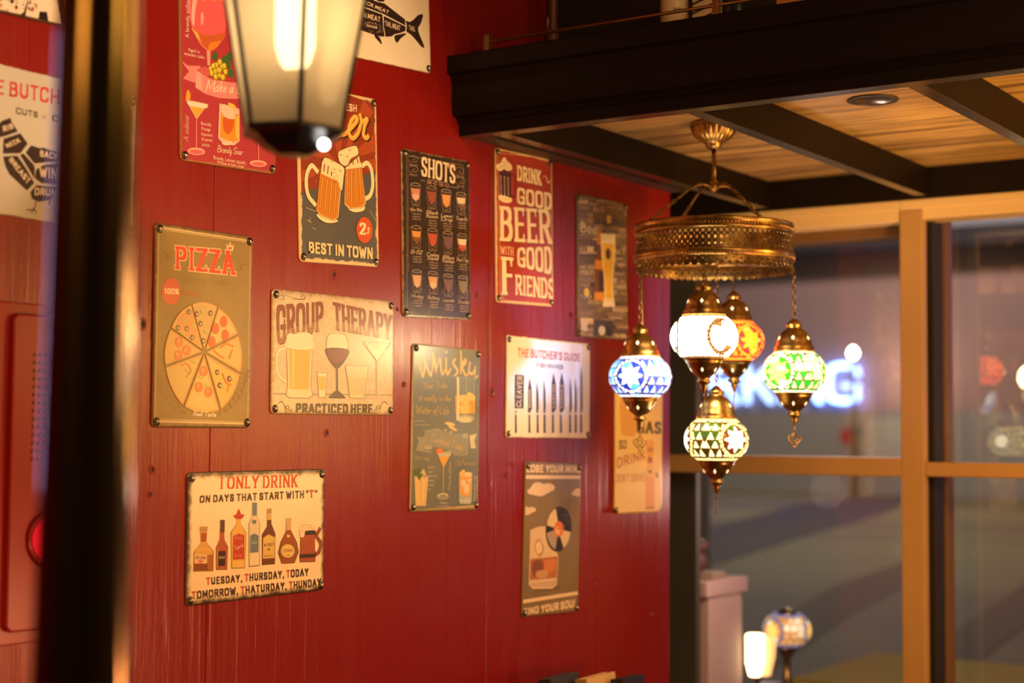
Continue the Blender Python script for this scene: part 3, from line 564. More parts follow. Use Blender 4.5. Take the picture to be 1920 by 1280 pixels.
for d, x0 in ((1, 150), (-1, 975)):
    s.line([(x0, 790), (x0+d*25, 768), (x0+d*50, 800), (x0+d*60, 850), (x0+d*100, 855), (x0+d*95, 830), (x0+d*78, 838)], 1.0, (.14, .1, .08), 6); s.ell(x0+d*70, 812, 16, 14, (.14, .1, .08), 16); s.ell(x0+d*70, 812, 10, 9, (.58, .45, .3), 14)
s.done()
# ---- beer, 2s
s = Sign('tin sign with two clinking beer mugs reading BEST IN TOWN, top corner behind the lantern', [(560, 160), (708, 185), (703, 503), (553, 487)], 2.0492, 1.9813, .2048, .2909, 2.74, 'tin signs on the red wall')
s.plate(plate_mat('mugs', (.085, .088, .095), (.72, .52, .28), s.w, s.h, .016, .005, .007, (.12, .115, .11), .33)); s.crop(545, 170, 3.765)
s.poly([(58, 712), (110, 700), (330, 640), (590, 565), (592, 90), (420, 35), (70, 0)], (.27, .045, .02), wear=.5)
for a, b in (((596, 300), (596, 420)), ((596, 480), (594, 560)), ((70, 560), (62, 640)), ((75, 250), (70, 430)), ((250, 20), (400, 40)), ((520, 60), (590, 150))): s.poly([(330, 520), a, b], (.35, .07, .025), wear=.5)
s.text('FRESH', [(330, 138), (468, 152), (468, 100), (330, 84)], (.74, .6, .4), 'sans', (.1, .08))
bee = [[(90, 300), (150, 130), (170, 100)], [(110, 120), (190, 95), (235, 130), (180, 190)], [(160, 195), (235, 200), (245, 260), (190, 320), (110, 300)],
       [(250, 300), (300, 260), (330, 220), (310, 185), (275, 220), (265, 290), (300, 330), (345, 310)], [(345, 310), (385, 300), (465, 215), (455, 185), (425, 215), (405, 290), (430, 335), (470, 300), (500, 215)], [(490, 170), (505, 215), (540, 200), (520, 250), (510, 310), (530, 332), (545, 318)]]
s.cur = 'lettering'
for pts in bee: s.line([(x+8, y+8) for x, y in pts], 9.5, (.05, .02, .01), 6)
for pts in bee: s.line(pts, 8, (.72, .36, .06), 6)
for pts in bee: s.line([(x-3, y-4) for x, y in pts], 1.2, (.8, .62, .3), 6)
s.cur = 'picture'; OUT, GL, BE, BE2 = (.06, .02, .01), (.78, .62, .38), (.5, .19, .025), (.25, .07, .01)
def mug(body, beer, band, foam, handle, foot, ribs, hw=8):
    s.line(handle, hw+1.8, OUT, 7); s.line(handle, hw, GL, 7)
    s.poly(foot, OUT, 5); s.poly([(x, y-5) for x, y in foot], GL, 5)
    s.poly(body, OUT); c = (sum(p[0] for p in body)/len(body), sum(p[1] for p in body)/len(body))
    s.poly([(x+(c[0]-x)*.035, y+(c[1]-y)*.02) for x, y in body], GL); s.poly(beer, BE)
    for a, b in ribs: s.line([a, b], 5.2, BE2); s.line([a, b], 3.4, (.62, .27, .04)); s.line([a, ((a[0]+b[0])/2, (a[1]+b[1])/2)], .8, (.78, .45, .1))
    for p, q in band: s.line([p, q], 2.5, BE2)
    s.poly(foam, OUT, 4); c = (sum(p[0] for p in foam)/len(foam), sum(p[1] for p in foam)/len(foam)); s.poly([(x+(c[0]-x)*.05, y+(c[1]-y)*.05) for x, y in foam], (.78, .64, .38), 4)
mug([(370, 540), (480, 450), (492, 560), (512, 800), (490, 825), (385, 835), (352, 800)], [(372, 555), (490, 540), (506, 795), (480, 820), (395, 828), (358, 795)], [((425, 480), (428, 520)), ((455, 462), (462, 508)), ((475, 460), (480, 500))],
    [(320, 440), (352, 415), (430, 388), (462, 392), (468, 448), (415, 478), (395, 515), (368, 535), (328, 505)], [(495, 528), (530, 510), (558, 555), (565, 660), (545, 735), (510, 762)], [(390, 830), (495, 820), (490, 852), (430, 862), (388, 845)], [((385, 560), (375, 775)), ((415, 560), (405, 790)), ((445, 552), (440, 790)), ((472, 550), (475, 785))])
mug([(207, 490), (355, 560), (335, 700), (308, 895), (275, 915), (180, 880), (150, 840)], [(190, 580), (335, 650), (302, 890), (270, 908), (185, 872), (156, 835)], [((225, 520), (215, 570)), ((250, 530), (242, 585)), ((275, 545), (268, 598))],
    [(210, 495), (228, 468), (300, 500), (362, 542), (358, 610), (342, 705), (325, 690), (312, 640), (285, 615), (262, 545), (230, 515)], [(172, 570), (135, 530), (102, 580), (92, 660), (105, 740), (148, 800)], [(165, 870), (300, 915), (270, 935), (215, 930), (170, 900)], [((208, 615), (180, 820)), ((240, 625), (213, 845)), ((272, 640), (245, 860)), ((300, 655), (278, 865))])
for x, y in ((290, 555), (330, 565), (275, 500), (340, 455), (385, 465), (405, 420)): s.line([(x-10, y-4), (x, y+3), (x+10, y-4)], .8, OUT)
for k in range(16): s.ell(350+rnd.random()*60, 490+rnd.random()*45, 2.2, 2.6, OUT, 6); s.ell(285+rnd.random()*55, 570+rnd.random()*90, 2.2, 2.6, OUT, 6)
s.ell(490, 985, 60, 95, (.5, .085, .03), 72, star=.06); s.text('2', [(452, 1015), (500, 1020), (503, 935), (456, 930)], CREAM, 'serif', (.12, .06)); s.text('s', [(502, 1012), (528, 1014), (532, 928), (506, 926)], CREAM, 'script', (.06, .045))
for a, b in (((85, 820), (150, 850)), ((530, 840), (585, 935)), ((85, 905), (115, 925)), ((120, 960), (145, 975)), ((100, 920), (110, 890))): s.line([a, b], .8, (.6, .5, .36))
s.text('BEST IN TOWN', [(88, 1135), (542, 1196), (544, 1112), (90, 1056)], (.74, .56, .3), 'sans', (.13, .09), wear=1.2, gap=.12)
s.done()
# ---- pink cocktail card
s = Sign('pink tin sign of brandy cocktails with grapes and a ribbon, partly behind the lantern', [(338, -85), (516, -38), (510, 330), (330, 297)], 1.7842, 2.1171, .2085, .3127, 2.07, 'tin signs on the red wall')
s.plate(plate_mat('pink', (.40, .04, .062), (.3, .12, .03), s.w, s.h, .012, .001, .005, (.44, .05, .06), .33)); s.crop(325, 0, 3.82)
PK, PK2 = (.66, .22, .23), (.5, .06, .07)
s.poly([(125, -40), (114, 80), (128, 200), (178, 312), (236, 365), (292, 345), (345, 275), (368, 180), (362, 60), (350, -60), (235, -90)], (.62, .1, .12), 4)
s.poly([(122, 195), (170, 240), (250, 258), (362, 240), (340, 290), (295, 342), (236, 362), (182, 312), (140, 240)], (.46, .1, .03), 3); s.poly([(235, 365), (250, 310), (320, 295), (345, 270), (300, 338), (260, 362)], (.62, .2, .03), 3); s.poly([(118, 205), (165, 240), (190, 310), (150, 260)], (.68, .36, .08))
s.poly([(145, -30), (175, -40), (150, 90), (140, 190), (124, 150), (128, 60)], (.74, .38, .36), 4); s.poly([(190, 100), (210, 110), (205, 170), (190, 185)], (.72, .3, .3), 3); s.line([(118, -60), (113, 80), (128, 200), (178, 312), (236, 365)], .7, (.74, .4, .36), 4)
for x in (150, 215, 280, 345): s.ell(x, 0, 18, 12, (.6, .44, .05), 14); s.ell(x, -3, 10, 6, (.7, .2, .2), 10)
s.poly([(222, 365), (252, 366), (246, 470), (226, 470)], PK); s.line([(237, 370), (236, 465)], 1, (.78, .5, .46))
s.poly([(45, 440), (90, 470), (175, 472), (172, 590), (130, 590), (50, 560), (95, 512)], PK); s.poly([(150, 500), (205, 475), (240, 500), (232, 545), (165, 520)], (.5, .1, .12), 3)
s.poly([(145, 505), (170, 520), (250, 565), (400, 592), (620, 560), (625, 690), (420, 708), (300, 700), (200, 668), (138, 625)], PK); s.poly([(145, 505), (180, 525), (185, 650), (138, 625)], (.72, .32, .32))
for x, y in ((280, 400), (350, 425), (375, 455), (390, 520), (385, 400)): s.poly([(x, y-30), (x+22, y), (x+12, y+35), (x-14, y+28), (x-20, y)], (.06, .13, .04), 4)
for x, y in ((316, 447), (290, 470), (330, 485), (282, 510), (250, 495), (256, 525), (312, 538), (354, 515), (283, 552), (335, 555), (310, 505), (345, 475), (268, 475)): s.ell(x, y, 18, 26, (.28, .2, .01), 16); s.ell(x-2, y-3, 14, 20, (.56, .44, .04), 14); s.ell(x-5, y-9, 5, 6, (.78, .7, .3), 8)
s.text('Make a Cocktail', [(205, 652), (640, 690), (650, 606), (215, 568)], CREAM, 'script', (.05, .035))
s.text('A brandy snifter', [(98, 275), (112, 0), (82, 0), (70, 275)], (.76, .5, .42), 'plain')
s.text('wooden casks', [(60, 394), (206, 425), (206, 400), (60, 370)], (.78, .55, .45), 'plain')
s.text('Aged in', [(90, 366), (172, 386), (172, 362), (90, 342)], (.78, .55, .45), 'plain')
s.poly([(64, 705), (78, 640), (98, 668), (92, 712)], (.74, .3, .03), 3); s.line([(66, 712), (218, 745), (136, 845), (66, 712)], 1.2, (.74, .45, .36)); s.poly([(78, 730), (212, 756), (136, 842)], (.64, .34, .05)); s.poly([(74, 722), (140, 726), (216, 748), (205, 772), (150, 765), (90, 752)], (.76, .6, .5), 3)
s.line([(136, 842), (130, 1055)], [2, 1.2, 1.2, 2], PK); s.ell(128, 1075, 62, 26, (.72, .36, .32), 24, .1); s.ell(128, 1078, 50, 17, (.56, .12, .12), 24, .1)
s.text('A sidecar', [(76, 1008), (82, 815), (42, 812), (40, 1000)], (.76, .48, .4), 'script', (.035, .03))
s.small(['Brandy,', 'Orange', 'liqueur,', '& Lemon', 'juice'], 168, 888, 86, 37, 24, (.78, .55, .45), .16)
s.poly([(302, 738), (445, 780), (440, 1010), (400, 1040), (320, 1025), (286, 985)], (.74, .42, .32), 0); s.poly([(312, 800), (438, 820), (432, 1000), (385, 1020), (298, 975)], (.66, .26, .03)); s.poly([(330, 830), (395, 815), (402, 900), (360, 960), (325, 920)], (.5, .1, .02), 3); s.poly([(315, 745), (395, 775), (410, 850), (330, 830)], (.74, .48, .4), 3); s.ell(352, 1022, 40, 16, (.7, .5, .45), 20); s.poly([(365, 735), (405, 748), (420, 775), (375, 765)], (.76, .46, .06), 3); s.poly([(418, 830), (436, 835), (432, 990), (412, 985)], (.74, .44, .06))
s.text('Brandy Sour', [(275, 1084), (460, 1112), (465, 1062), (278, 1034)], CREAM, 'script', (.05, .04))
s.text('Brandy, Lemon squash,', [(250, 1134), (482, 1180), (482, 1152), (250, 1106)], (.78, .58, .46), 'plain'); s.text('Whites & Soft sugar', [(272, 1165), (470, 1204), (470, 1184), (272, 1144)], (.78, .58, .46), 'plain')
s.line([(578, 900), (575, 1150)], 2.0, PK); s.ell(572, 1175, 62, 24, (.72, .36, .32), 24, .1); s.ell(572, 1178, 48, 15, (.56, .12, .12), 24, .1)
s.done()
# ---- chicken cuts
s = Sign('cream tin butcher sign with a dark chicken cut diagram, partly behind the post', [(-60, 105), (252, 182), (250, 441), (-60, 394)], 1.4551, 1.9371, .2849, .2007, -.41, 'tin signs on the red wall')
s.plate(plate_mat('chicken', (.54, .50, .45), (.25, .14, .07), s.w, s.h, .008, -.001, .002, (.5, .46, .4), .33), .0012); s.crop(0, 100, 3.657)
CB = (.035, .018, .018)
s.text("THE BUTCHER'S", [(-200, 252), (600, 395), (600, 283), (-200, 152)], (.46, .045, .04), 'sans', (.1, .075), gap=.17)
s.text('CUTS', [(92, 416), (242, 446), (242, 404), (92, 372)], CB, 'sans', (.1, .09), width=1.2); s.text('OF', [(272, 448), (302, 454), (302, 430), (272, 424)], (.3, .2, .15), 'sans', (.1, .09)); s.text('CHICKEN', [(338, 466), (640, 528), (640, 484), (338, 424)], CB, 'sans', (.1, .09), width=1.2)
for pts in ([(-60, 520), (0, 465), (55, 445), (62, 470), (108, 540), (20, 572), (-60, 590)], [(12, 590), (125, 552), (178, 622), (130, 690), (10, 692)], [(12, 712), (110, 706), (170, 790), (230, 892), (182, 946), (60, 835), (30, 780)], [(128, 702), (150, 690), (225, 770), (232, 800), (228, 860)], [(165, 685), (200, 635), (262, 655), (285, 650), (330, 668), (430, 690), (430, 742), (300, 752), (228, 760)],
            [(232, 860), (240, 800), (300, 766), (430, 755), (560, 790), (520, 870), (400, 902), (280, 895)], [(205, 955), (245, 908), (300, 915), (420, 925), (330, 1010), (262, 1022), (215, 1000)], [(440, 690), (560, 640), (640, 560), (660, 600), (600, 740), (440, 745)]): s.poly(pts, CB)
for pts in ([(245, 1015), (235, 1075)], [(235, 1072), (185, 1078)], [(235, 1072), (215, 1095)], [(235, 1072), (250, 1098)], [(340, 1000), (330, 1040)]): s.line(pts, 1.6, CB)
for t, q in (('RIB', [(8, 545), (78, 520), (68, 482), (0, 505)]), ('NECK', [(38, 655), (132, 610), (112, 585), (22, 628)]), ('BREAST', [(48, 735), (185, 905), (205, 870), (72, 715)]), ('BACK', [(262, 712), (382, 732), (382, 690), (262, 668)]), ('WING', [(265, 850), (420, 880), (420, 790), (262, 785)]), ('DRUM', [(232, 975), (380, 985), (380, 935), (235, 925)])): s.text(t, q, (.66, .53, .4), 'sans', (.11, .08))
s.done()
# ---- bar sign, top corner
s = Sign('rust-speckled cream and black tin sign with huge letters, at the top beside the post', [(-60, -250), (180, -180), (170, 66), (-60, 6)], 1.4093, 2.2004, .2103, .1842, 1.73, 'tin signs on the red wall')
s.plate(plate_mat('bar', (.03, .02, .018), (.12, .07, .03), s.w, s.h, .01, .001, .003)); s.crop(0, 0, 6.857)
s.cur = 'lettering'; WHT = (.68, .56, .46)
for pts in ([(-200, -300), (230, -300), (300, 0), (250, 150), (205, 185), (60, 160), (-200, 90)], [(330, -300), (640, -300), (715, 318), (550, 275), (538, 160), (450, 150), (432, 235), (270, 200), (310, 0)], [(740, -300), (1000, -300), (1000, 375), (770, 325)]): s.poly(pts, WHT)
s.cur = 'picture'
for k in range(90): x = -150+rnd.random()*1100; y = -200+rnd.random()*(380 if x < 250 else 500); (abs(x-495) > 60 or y < 140) and s.poly([(x+rnd.uniform(-30, 30), y+rnd.uniform(-35, 35)) for q in range(5)], (.36, .1, .03), 3)
s.poly([(450, 150), (538, 160), (552, 285), (432, 240)], (.02, .014, .012)); s.ell(100, 15, 22, 24, (.02, .014, .012), 16)
s.done()
# ---- fish cuts
s = Sign('cream tin sign with a dark fish cut diagram, high on the wall behind the lantern', [(585, -130), (806, -68), (800, 140), (575, 85)], 2.1328, 2.2960, .3249, .1999, 3.49, 'tin signs on the red wall')
s.plate(plate_mat('fish', (.84, .74, .6), (.3, .18, .09), s.w, s.h, .006, -.001, .002, (.8, .68, .52), .33), .001); s.crop(660, 0, 8.53)
for pts in ([(-560, -200), (-200, -260), (340, 20), (470, 50), (795, 305), (800, 405), (430, 210), (170, 110), (-500, -60)], [(-520, -20), (170, 130), (425, 225), (425, 400), (440, 572), (380, 572), (270, 542), (-300, 330)], [(445, 245), (800, 420), (790, 490), (700, 522), (610, 538), (560, 572), (455, 577), (435, 410)], [(-640, -60), (-580, -190), (-530, -20), (-560, 60)]): s.poly(pts, CB)
for pts in ([(608, 560), (700, 540), (785, 525), (795, 545), (700, 612), (640, 676), (605, 622)], [(275, 540), (305, 540), (365, 600), (386, 700), (330, 640), (280, 580)], [(805, 325), (870, 345), (940, 310), (1020, 240), (1105, 232), (1060, 370), (1008, 452), (1030, 560), (1080, 690), (1095, 768), (1040, 740), (960, 640), (870, 540), (808, 500), (820, 400)], [(340, 0), (470, 15), (430, -60), (200, -180)]): s.poly(pts, CB, 3)
for t, q in (('BACK MEAT', [(60, 25), (520, 215), (540, 165), (80, -35)]), ('ABDOMEN MEAT', [(-220, 165), (382, 345), (390, 265), (-210, 70)]), ('TAIL MEAT', [(462, 400), (702, 488), (710, 405), (458, 315)]), ('TAIL', [(858, 475), (955, 506), (958, 428), (852, 395)]), ('CAVIAR', [(150, 410), (325, 452), (326, 410), (152, 366)])): s.text(t, q, (.66, .53, .38), 'sans', (.11, .085), gap=.14)
for k in range(80):
    a = rnd.random()*2*PI; r = 1+rnd.random()*.5; x, y = 255+115*r*math.cos(a)*(.9 if r < 1.2 else 1), 430+62*r*math.sin(a)+30*math.cos(a)
    if abs(y-420) > 35 or x > 335: s.ell(x, y, 5, 4, (.66, .53, .38), 6)
s.done(screws=(1, 1, 1, 1))
# ---- shots menu
s = Sign('dark tin sign reading SHOTS with twelve chalk-drawn shot glasses', [(753, 280), (880, 302), (878, 602), (750, 592)], 2.3244, 1.9117, .2057, .2978, 1.81, 'tin signs on the red wall')
s.plate(plate_mat('shots', (.035, .022, .017), (.3, .2, .1), s.w, s.h, .012, .0, .004, (.05, .03, .02), .26)); s.crop(745, 270, 3.765)
CH = (.5, .36, .24); SP = (.75, .58, .4)
s.line([(62, 88), (460, 150), (478, 1235), (48, 1200), (62, 88)], .7, (.34, .24, .14)); s.line([(72, 100), (60, 900)], .6, (.34, .24, .14))
s.text('SHOTS', [(162, 228), (402, 282), (406, 150), (166, 92)], SP, 'serif', (.13, .05), gap=.1, serif=.05)
s.text('M-E-N-U', [(205, 285), (355, 308), (356, 284), (206, 260)], (.4, .2, .16), 'serif', (.09, .06))
for a, b in (((205, 254), (350, 276)), ((160, 258), (190, 264)), ((362, 300), (425, 312))): s.line([a, b], .7, CH)
for x, y in ((112, 120), (112, 190), (438, 195), (442, 265)):
    s.line([(x-30, y-25), (x+5, y-30), (x+28, y-8), (x+12, y+14), (x-8, y+4), (x+6, y-10)], .7, (.4, .24, .18), 6); s.line([(x-28, y+28), (x+26, y+34)], .6, (.4, .24, .18)); s.line([(x-28, y+36), (x+26, y+42)], .5, (.36, .22, .16)); s.line([(x-34, y+5), (x-16, y+22), (x-28, y+34)], .6, (.4, .24, .18), 5)
s.tp = 'menu_lettering'; names = [['Woo Woo'], ['Black', 'Russian'], ['Lemon', 'Drop'], ['Tequila'], ['B-52'], ['Cowboy', 'Shooter'], ['Blue', 'Kamikaze'], ['Red Dog'], ['Monkey'], ['Buttery'], ['Lemonade'], ['Snake']]
cols = [(.5, .2, .15), (.28, .075, .045), (.6, .27, .1), (.66, .48, .32), (.56, .25, .06), (.4, .07, .04), (.15, .075, .12), (.66, .5, .36), (.5, .3, .17), (.5, .27, .13), (.16, .08, .07), (.2, .17, .1)]
cols2 = [(.62, .36, .26), None, (.62, .25, .06), (.14, .06, .04), (.16, .06, .03), None, None, (.4, .05, .035), None, (.55, .38, .24), None, None]
for i, (x, y) in enumerate([(120, 278), (232, 298), (335, 320), (440, 340), (118, 576), (232, 594), (340, 614), (440, 632), (115, 884), (228, 897), (335, 917), (440, 930)]):
    G = lambda a, b: (x+a, y+b)
    s.line([G(-35, 12), G(-25, 155), G(25, 160), G(33, 20)], .7, (.42, .32, .22)); s.ell(x, y+12, 34, 13, (.34, .26, .18), 20, .12); s.ell(x, y+12, 29, 9, (.03, .02, .015), 20, .12)
    s.poly([G(-31, 36), G(30, 42), G(22, 112), G(0, 128), G(-20, 108)], cols[i])
    if cols2[i]: s.poly([G(-26, 78), G(26, 82), G(21, 112), G(0, 128), G(-20, 108)], cols2[i])
    for k in range(3): s.line([G(-16+14*k, 100), G(-2+14*k, 66)], .5, tuple(min(1, c*1.35) for c in cols[i]))
    s.line([G(-12, 132), G(0, 122), G(14, 134), G(0, 148), G(-12, 140)], .6, (.42, .32, .22), 4); yy = y+196
    for n_, t in enumerate(names[i]): s.text(t, [G(-42, yy-y+n_*26), (x+42, yy+6+n_*26), (x+42, yy-22+n_*26), G(-42, yy-y-28+n_*26)], SP if i < 8 else CH, 'script', (.05, .04))
    y2 = yy+18+26*(len(names[i])-1)
    for k in range(3): s.text(['- Fresh juice', '- Liqueur', '- Vodka, Lime'][(k+i) % 3], [(x-32, y2+k*18+5), (x+34, y2+k*18+10), (x+34, y2+k*18-2), (x-32, y2+k*18-7)], CH, 'plain')
s.done()
# ---- drink good beer
s = Sign('red tin sign reading DRINK GOOD BEER WITH GOOD FRIENDS', [(928, 277), (1035, 300), (1033, 575), (925, 566)], 2.6111, 1.9578, .2029, .2972, 1.62, 'tin signs on the red wall')
s.plate(plate_mat('friends', (.40, .045, .025), (.7, .5, .28), s.w, s.h, .008, .0035, .0055, (.36, .04, .02), .32)); s.crop(920, 270, 4.129)
FC, FS = (.76, .6, .37), (.06, .02, .015)
s.line([(55, 75), (330, 88), (440, 140), (470, 190), (462, 1150), (440, 1240), (90, 1210), (52, 1165), (55, 75)], 1.0, (.7, .5, .28), wear=1.5)
for t, q, nb in (('DRINK', [(200, 285), (390, 326), (385, 208), (200, 165)], (.15, .08)), ('GOOD', [(195, 464), (465, 516), (465, 382), (197, 335)], (.15, .075)), ('BEER', [(57, 748), (466, 776), (456, 510), (60, 480)], (.13, .05)), ('GOOD', [(190, 945), (458, 1012), (456, 792), (190, 802)], (.15, .06)), ('F', [(62, 1165), (160, 1172), (158, 878), (64, 868)], (.16, .045)), ('RIENDS', [(170, 1165), (472, 1204), (472, 1044), (172, 1008)], (.12, .06))):
    s.text(t, q, FC, 'serif', nb, shadow=FS, gap=.12, serif=.06)
s.text('WITH', [(60, 848), (162, 866), (162, 798), (60, 785)], (.72, .4, .26), 'serif', (.12, .06)); s.line([(395, 262), (420, 250), (440, 300), (470, 268)], [1.2, 3, 1.5], FC, 6)
s.line([(152, 245), (180, 250), (180, 400), (152, 400)], 2.6, (.07, .02, .03), 3); s.poly([(60, 195), (150, 220), (150, 445), (60, 425)], (.08, .025, .03)); s.poly([(58, 395), (150, 418), (148, 452), (100, 456), (56, 430)], FC, 2)
for k in range(3): x = 72+28*k; s.line([(x, 250+k*6), (x, 395)], 2.6, FC); s.line([(x, 256+k*6), (x, 388)], 1.4, (.12, .04, .04))
s.poly([(45, 200), (40, 165), (70, 150), (85, 120), (105, 105), (125, 135), (155, 165), (160, 200), (120, 210), (100, 195), (75, 212)], FC, 4)
for pts in ([(60, 165), (95, 172), (130, 160)], [(55, 188), (100, 185), (150, 190)], [(80, 140), (105, 148), (125, 138)]): s.line(pts, .6, (.3, .12, .06), 4)
s.done()
# ---- beer week collage
s = Sign('tin sign collaged with beer words around a tall wheat beer glass, nearest the wall end', [(1080, 362), (1174, 383), (1173, 637), (1079, 632)], 2.9087, 1.9070, .2060, .2968, 1.12, 'tin signs on the red wall')
s.plate(plate_mat('week', (.17, .115, .085), (.12, .08, .05), s.w, s.h, .01, 0, .003, (.3, .21, .14), .34)); s.crop(1070, 355, 4.417)
pal = [(.6, .46, .3), (.09, .075, .12), (.34, .24, .17), (.14, .1, .14), (.52, .4, .26), (.05, .04, .06)]; words = ['PILSNER', 'WHEAT', 'lager', 'DUNKEL', 'craft', 'STOUT', 'MALT', 'hops', 'PUB', 'IPA', 'PORTER', 'ALE', 'Brewery', 'DRAUGHT', 'pint', 'cheers']
y = 62; i = 0
while y < 1205:
    hh = rnd.choice((22, 30, 40, 52)); x = 58
    while x < 440:
        ww = rnd.choice((60, 85, 110, 150)); x1 = min(x+ww, 455); dy = (x-50)*.17*(1-(y/1300))
        if rnd.random() < .45: s.poly([(x, y+dy), (x1-4, y+dy+3), (x1-4, y+dy+hh-4), (x, y+dy+hh-7)], rnd.choice(pal))
        s.text(rnd.choice(words), [(x+4, y+dy+hh-9), (x1-8, y+dy+hh-5), (x1-8, y+dy+7), (x+4, y+dy+4)], rnd.choice(pal[:5]), rnd.choice(('plain', 'sans', 'serif'))); x = x1+3; i += 1
    y += hh
s.text('Beer', [(68, 358), (242, 382), (242, 312), (68, 258)], (.7, .6, .44), 'plain'); s.text('Week', [(250, 350), (452, 402), (452, 345), (250, 295)], (.15, .13, .22), 'plain')
for pts, c in (([(62, 1085), (115, 1092), (112, 1180), (60, 1165)], (.55, .45, .36)), ([(175, 1080), (330, 1085), (330, 1215), (170, 1200)], (.08, .07, .1))): s.poly(pts, c)
s.ell(235, 1170, 28, 40, (.6, .55, .5), 20); s.ell(290, 1185, 26, 38, (.05, .04, .06), 20); s.ell(110, 855, 22, 36, (.6, .42, .05), 16); s.poly([(285, 218), (320, 222), (320, 285), (285, 282)], (.6, .42, .08))
s.poly([(205, 335), (232, 338), (232, 505), (258, 585), (252, 930), (172, 925), (184, 600), (200, 520)], (.2, .07, .02)); s.poly([(184, 585), (258, 592), (256, 668), (182, 660)], (.62, .24, .02)); s.poly([(200, 340), (234, 345), (234, 460), (200, 455)], (.5, .2, .03)); s.poly([(176, 850), (254, 858), (252, 925), (172, 920)], (.6, .25, .03)); s.poly([(215, 690), (250, 694), (248, 845), (215, 840)], (.06, .04, .06))
s.poly([(230, 368), (355, 372), (350, 560), (328, 760), (335, 880), (346, 970), (242, 975), (258, 880), (262, 790), (238, 560)], (.68, .55, .3)); s.poly([(250, 450), (338, 455), (334, 570), (314, 760), (318, 900), (272, 900), (272, 780), (254, 570)], (.68, .4, .04)); s.poly([(233, 372), (352, 376), (348, 452), (242, 448)], (.76, .68, .48)); s.poly([(248, 925), (340, 925), (344, 972), (244, 974)], (.72, .64, .5)); s.ell(293, 537, 22, 48, (.09, .05, .06), 24)
s.done()
# ---- whisky
s = Sign('grey-blue tin sign reading Whisky in brushed gold script with a tumbler', [(770, 644), (898, 655), (894, 956), (768, 958)], 2.3582, 1.5647, .2071, .2980, -.71, 'tin signs on the red wall')
s.plate(plate_mat('whisky', (.16, .175, .18), (.4, .33, .2), s.w, s.h, .006, .001, .003, (.22, .22, .2), .24)); s.crop(764, 640, 8)
GO, GO2 = (.66, .4, .15), (.5, .34, .1); GLS = (.4, .42, .36)
s.cur = 'lettering'
for pts in ([(95, 215), (150, 400), (198, 548)], [(198, 548), (225, 400), (215, 255)], [(215, 270), (285, 470), (318, 528)], [(318, 528), (345, 330), (330, 165)], [(350, 165), (375, 330), (398, 468)], [(392, 430), (448, 262), (465, 400), (488, 500), (525, 440)], [(545, 260), (545, 420), (570, 495), (615, 410)], [(640, 335), (680, 262), (650, 330), (708, 420), (712, 480), (665, 520)], [(765, 140), (772, 300), (765, 485)], [(770, 370), (830, 272), (842, 310), (790, 390), (845, 515), (880, 480)], [(908, 310), (890, 440), (930, 490), (975, 440), (992, 375)], [(990, 380), (970, 560), (912, 700), (905, 650), (1030, 515)]):
    s.line(pts, [4.2, 5.6, 5.0, 3.6], GO, 6)
s.ell(545, 162, 18, 22, GO, 14)
s.text('Your Tribe', [(190, 722), (560, 712), (560, 620), (190, 618)], GO2, 'script', (.05, .04)); s.text('it really is the', [(130, 905), (620, 905), (620, 815), (130, 805)], GO2, 'script', (.05, .04)); s.text('Water of Life', [(90, 1098), (590, 1105), (590, 985), (90, 970)], GO2, 'script', (.05, .04))
s.small(['a good decision', '    over a cool glass'], 70, 1215, 240, 55, 24, (.46, .43, .34)); s.cur = 'picture'
s.poly([(685, 520), (990, 525), (985, 1160), (930, 1235), (750, 1235), (690, 1160)], (.2, .22, .2)); s.poly([(680, 815), (990, 830), (985, 1090), (690, 1100)], (.56, .28, .06))
for pts in ([(745, 830), (830, 810), (905, 900), (800, 930), (740, 900)], [(850, 830), (890, 765), (980, 820), (975, 900), (900, 880)], [(755, 960), (890, 950), (900, 1080), (770, 1085)], [(800, 900), (845, 860), (890, 930), (820, 950)]): s.poly(pts, (.66, .46, .14), 2)
for pts in ([(790, 930), (850, 870), (900, 930)], [(760, 965), (905, 965), (900, 1080)], [(770, 970), (770, 1080)], [(840, 980), (845, 1075)]): s.line(pts, .8, (.42, .26, .05))
s.ell(840, 1170, 130, 60, (.34, .36, .32), 24); s.ell(835, 1185, 95, 45, (.58, .5, .32), 24); s.poly([(705, 520), (740, 560), (745, 1190), (700, 1200), (712, 800)], (.56, .54, .4)); s.line([(850, 530), (848, 800)], 1.2, GLS); s.line([(970, 530), (975, 800)], 1.0, GLS)
s.line([(1025, 640), (1025, 980)], 1.0, (.42, .44, .42))
s.crop(764, 795, 7.664)
s.ell(580, 10, 75, 26, (.6, .45, .2), 20, .2); s.ell(620, 70, 75, 24, (.58, .43, .18), 20, .55)
for x, y in ((515, 98), (555, 150), (595, 128)): s.ell(x, y, 16, 16, (.46, .42, .26), 12)
RB = (.3, .29, .24)
s.poly([(100, 185), (170, 200), (225, 190), (215, 380), (320, 400), (300, 425), (170, 400), (95, 390), (135, 250)], RB); s.poly([(225, 110), (420, 80), (560, 150), (760, 150), (835, 190), (835, 440), (640, 440), (520, 380), (330, 330), (225, 330)], (.255, .255, .225)); s.line([(225, 330), (225, 110), (420, 80)], 1, (.42, .38, .3)); s.line([(640, 445), (770, 455), (838, 440), (838, 170)], 1.2, (.42, .38, .3)); s.ell(272, 345, 60, 35, (.34, .31, .24), 20); s.poly([(860, 175), (970, 150), (935, 250), (958, 360), (880, 360)], (.5, .45, .3)); s.ell(800, 180, 45, 35, (.34, .32, .26), 18)
s.text('Cocktail Time', [(300, 258), (755, 392), (768, 285), (312, 150)], (.58, .38, .2), 'script', (.045, .035))
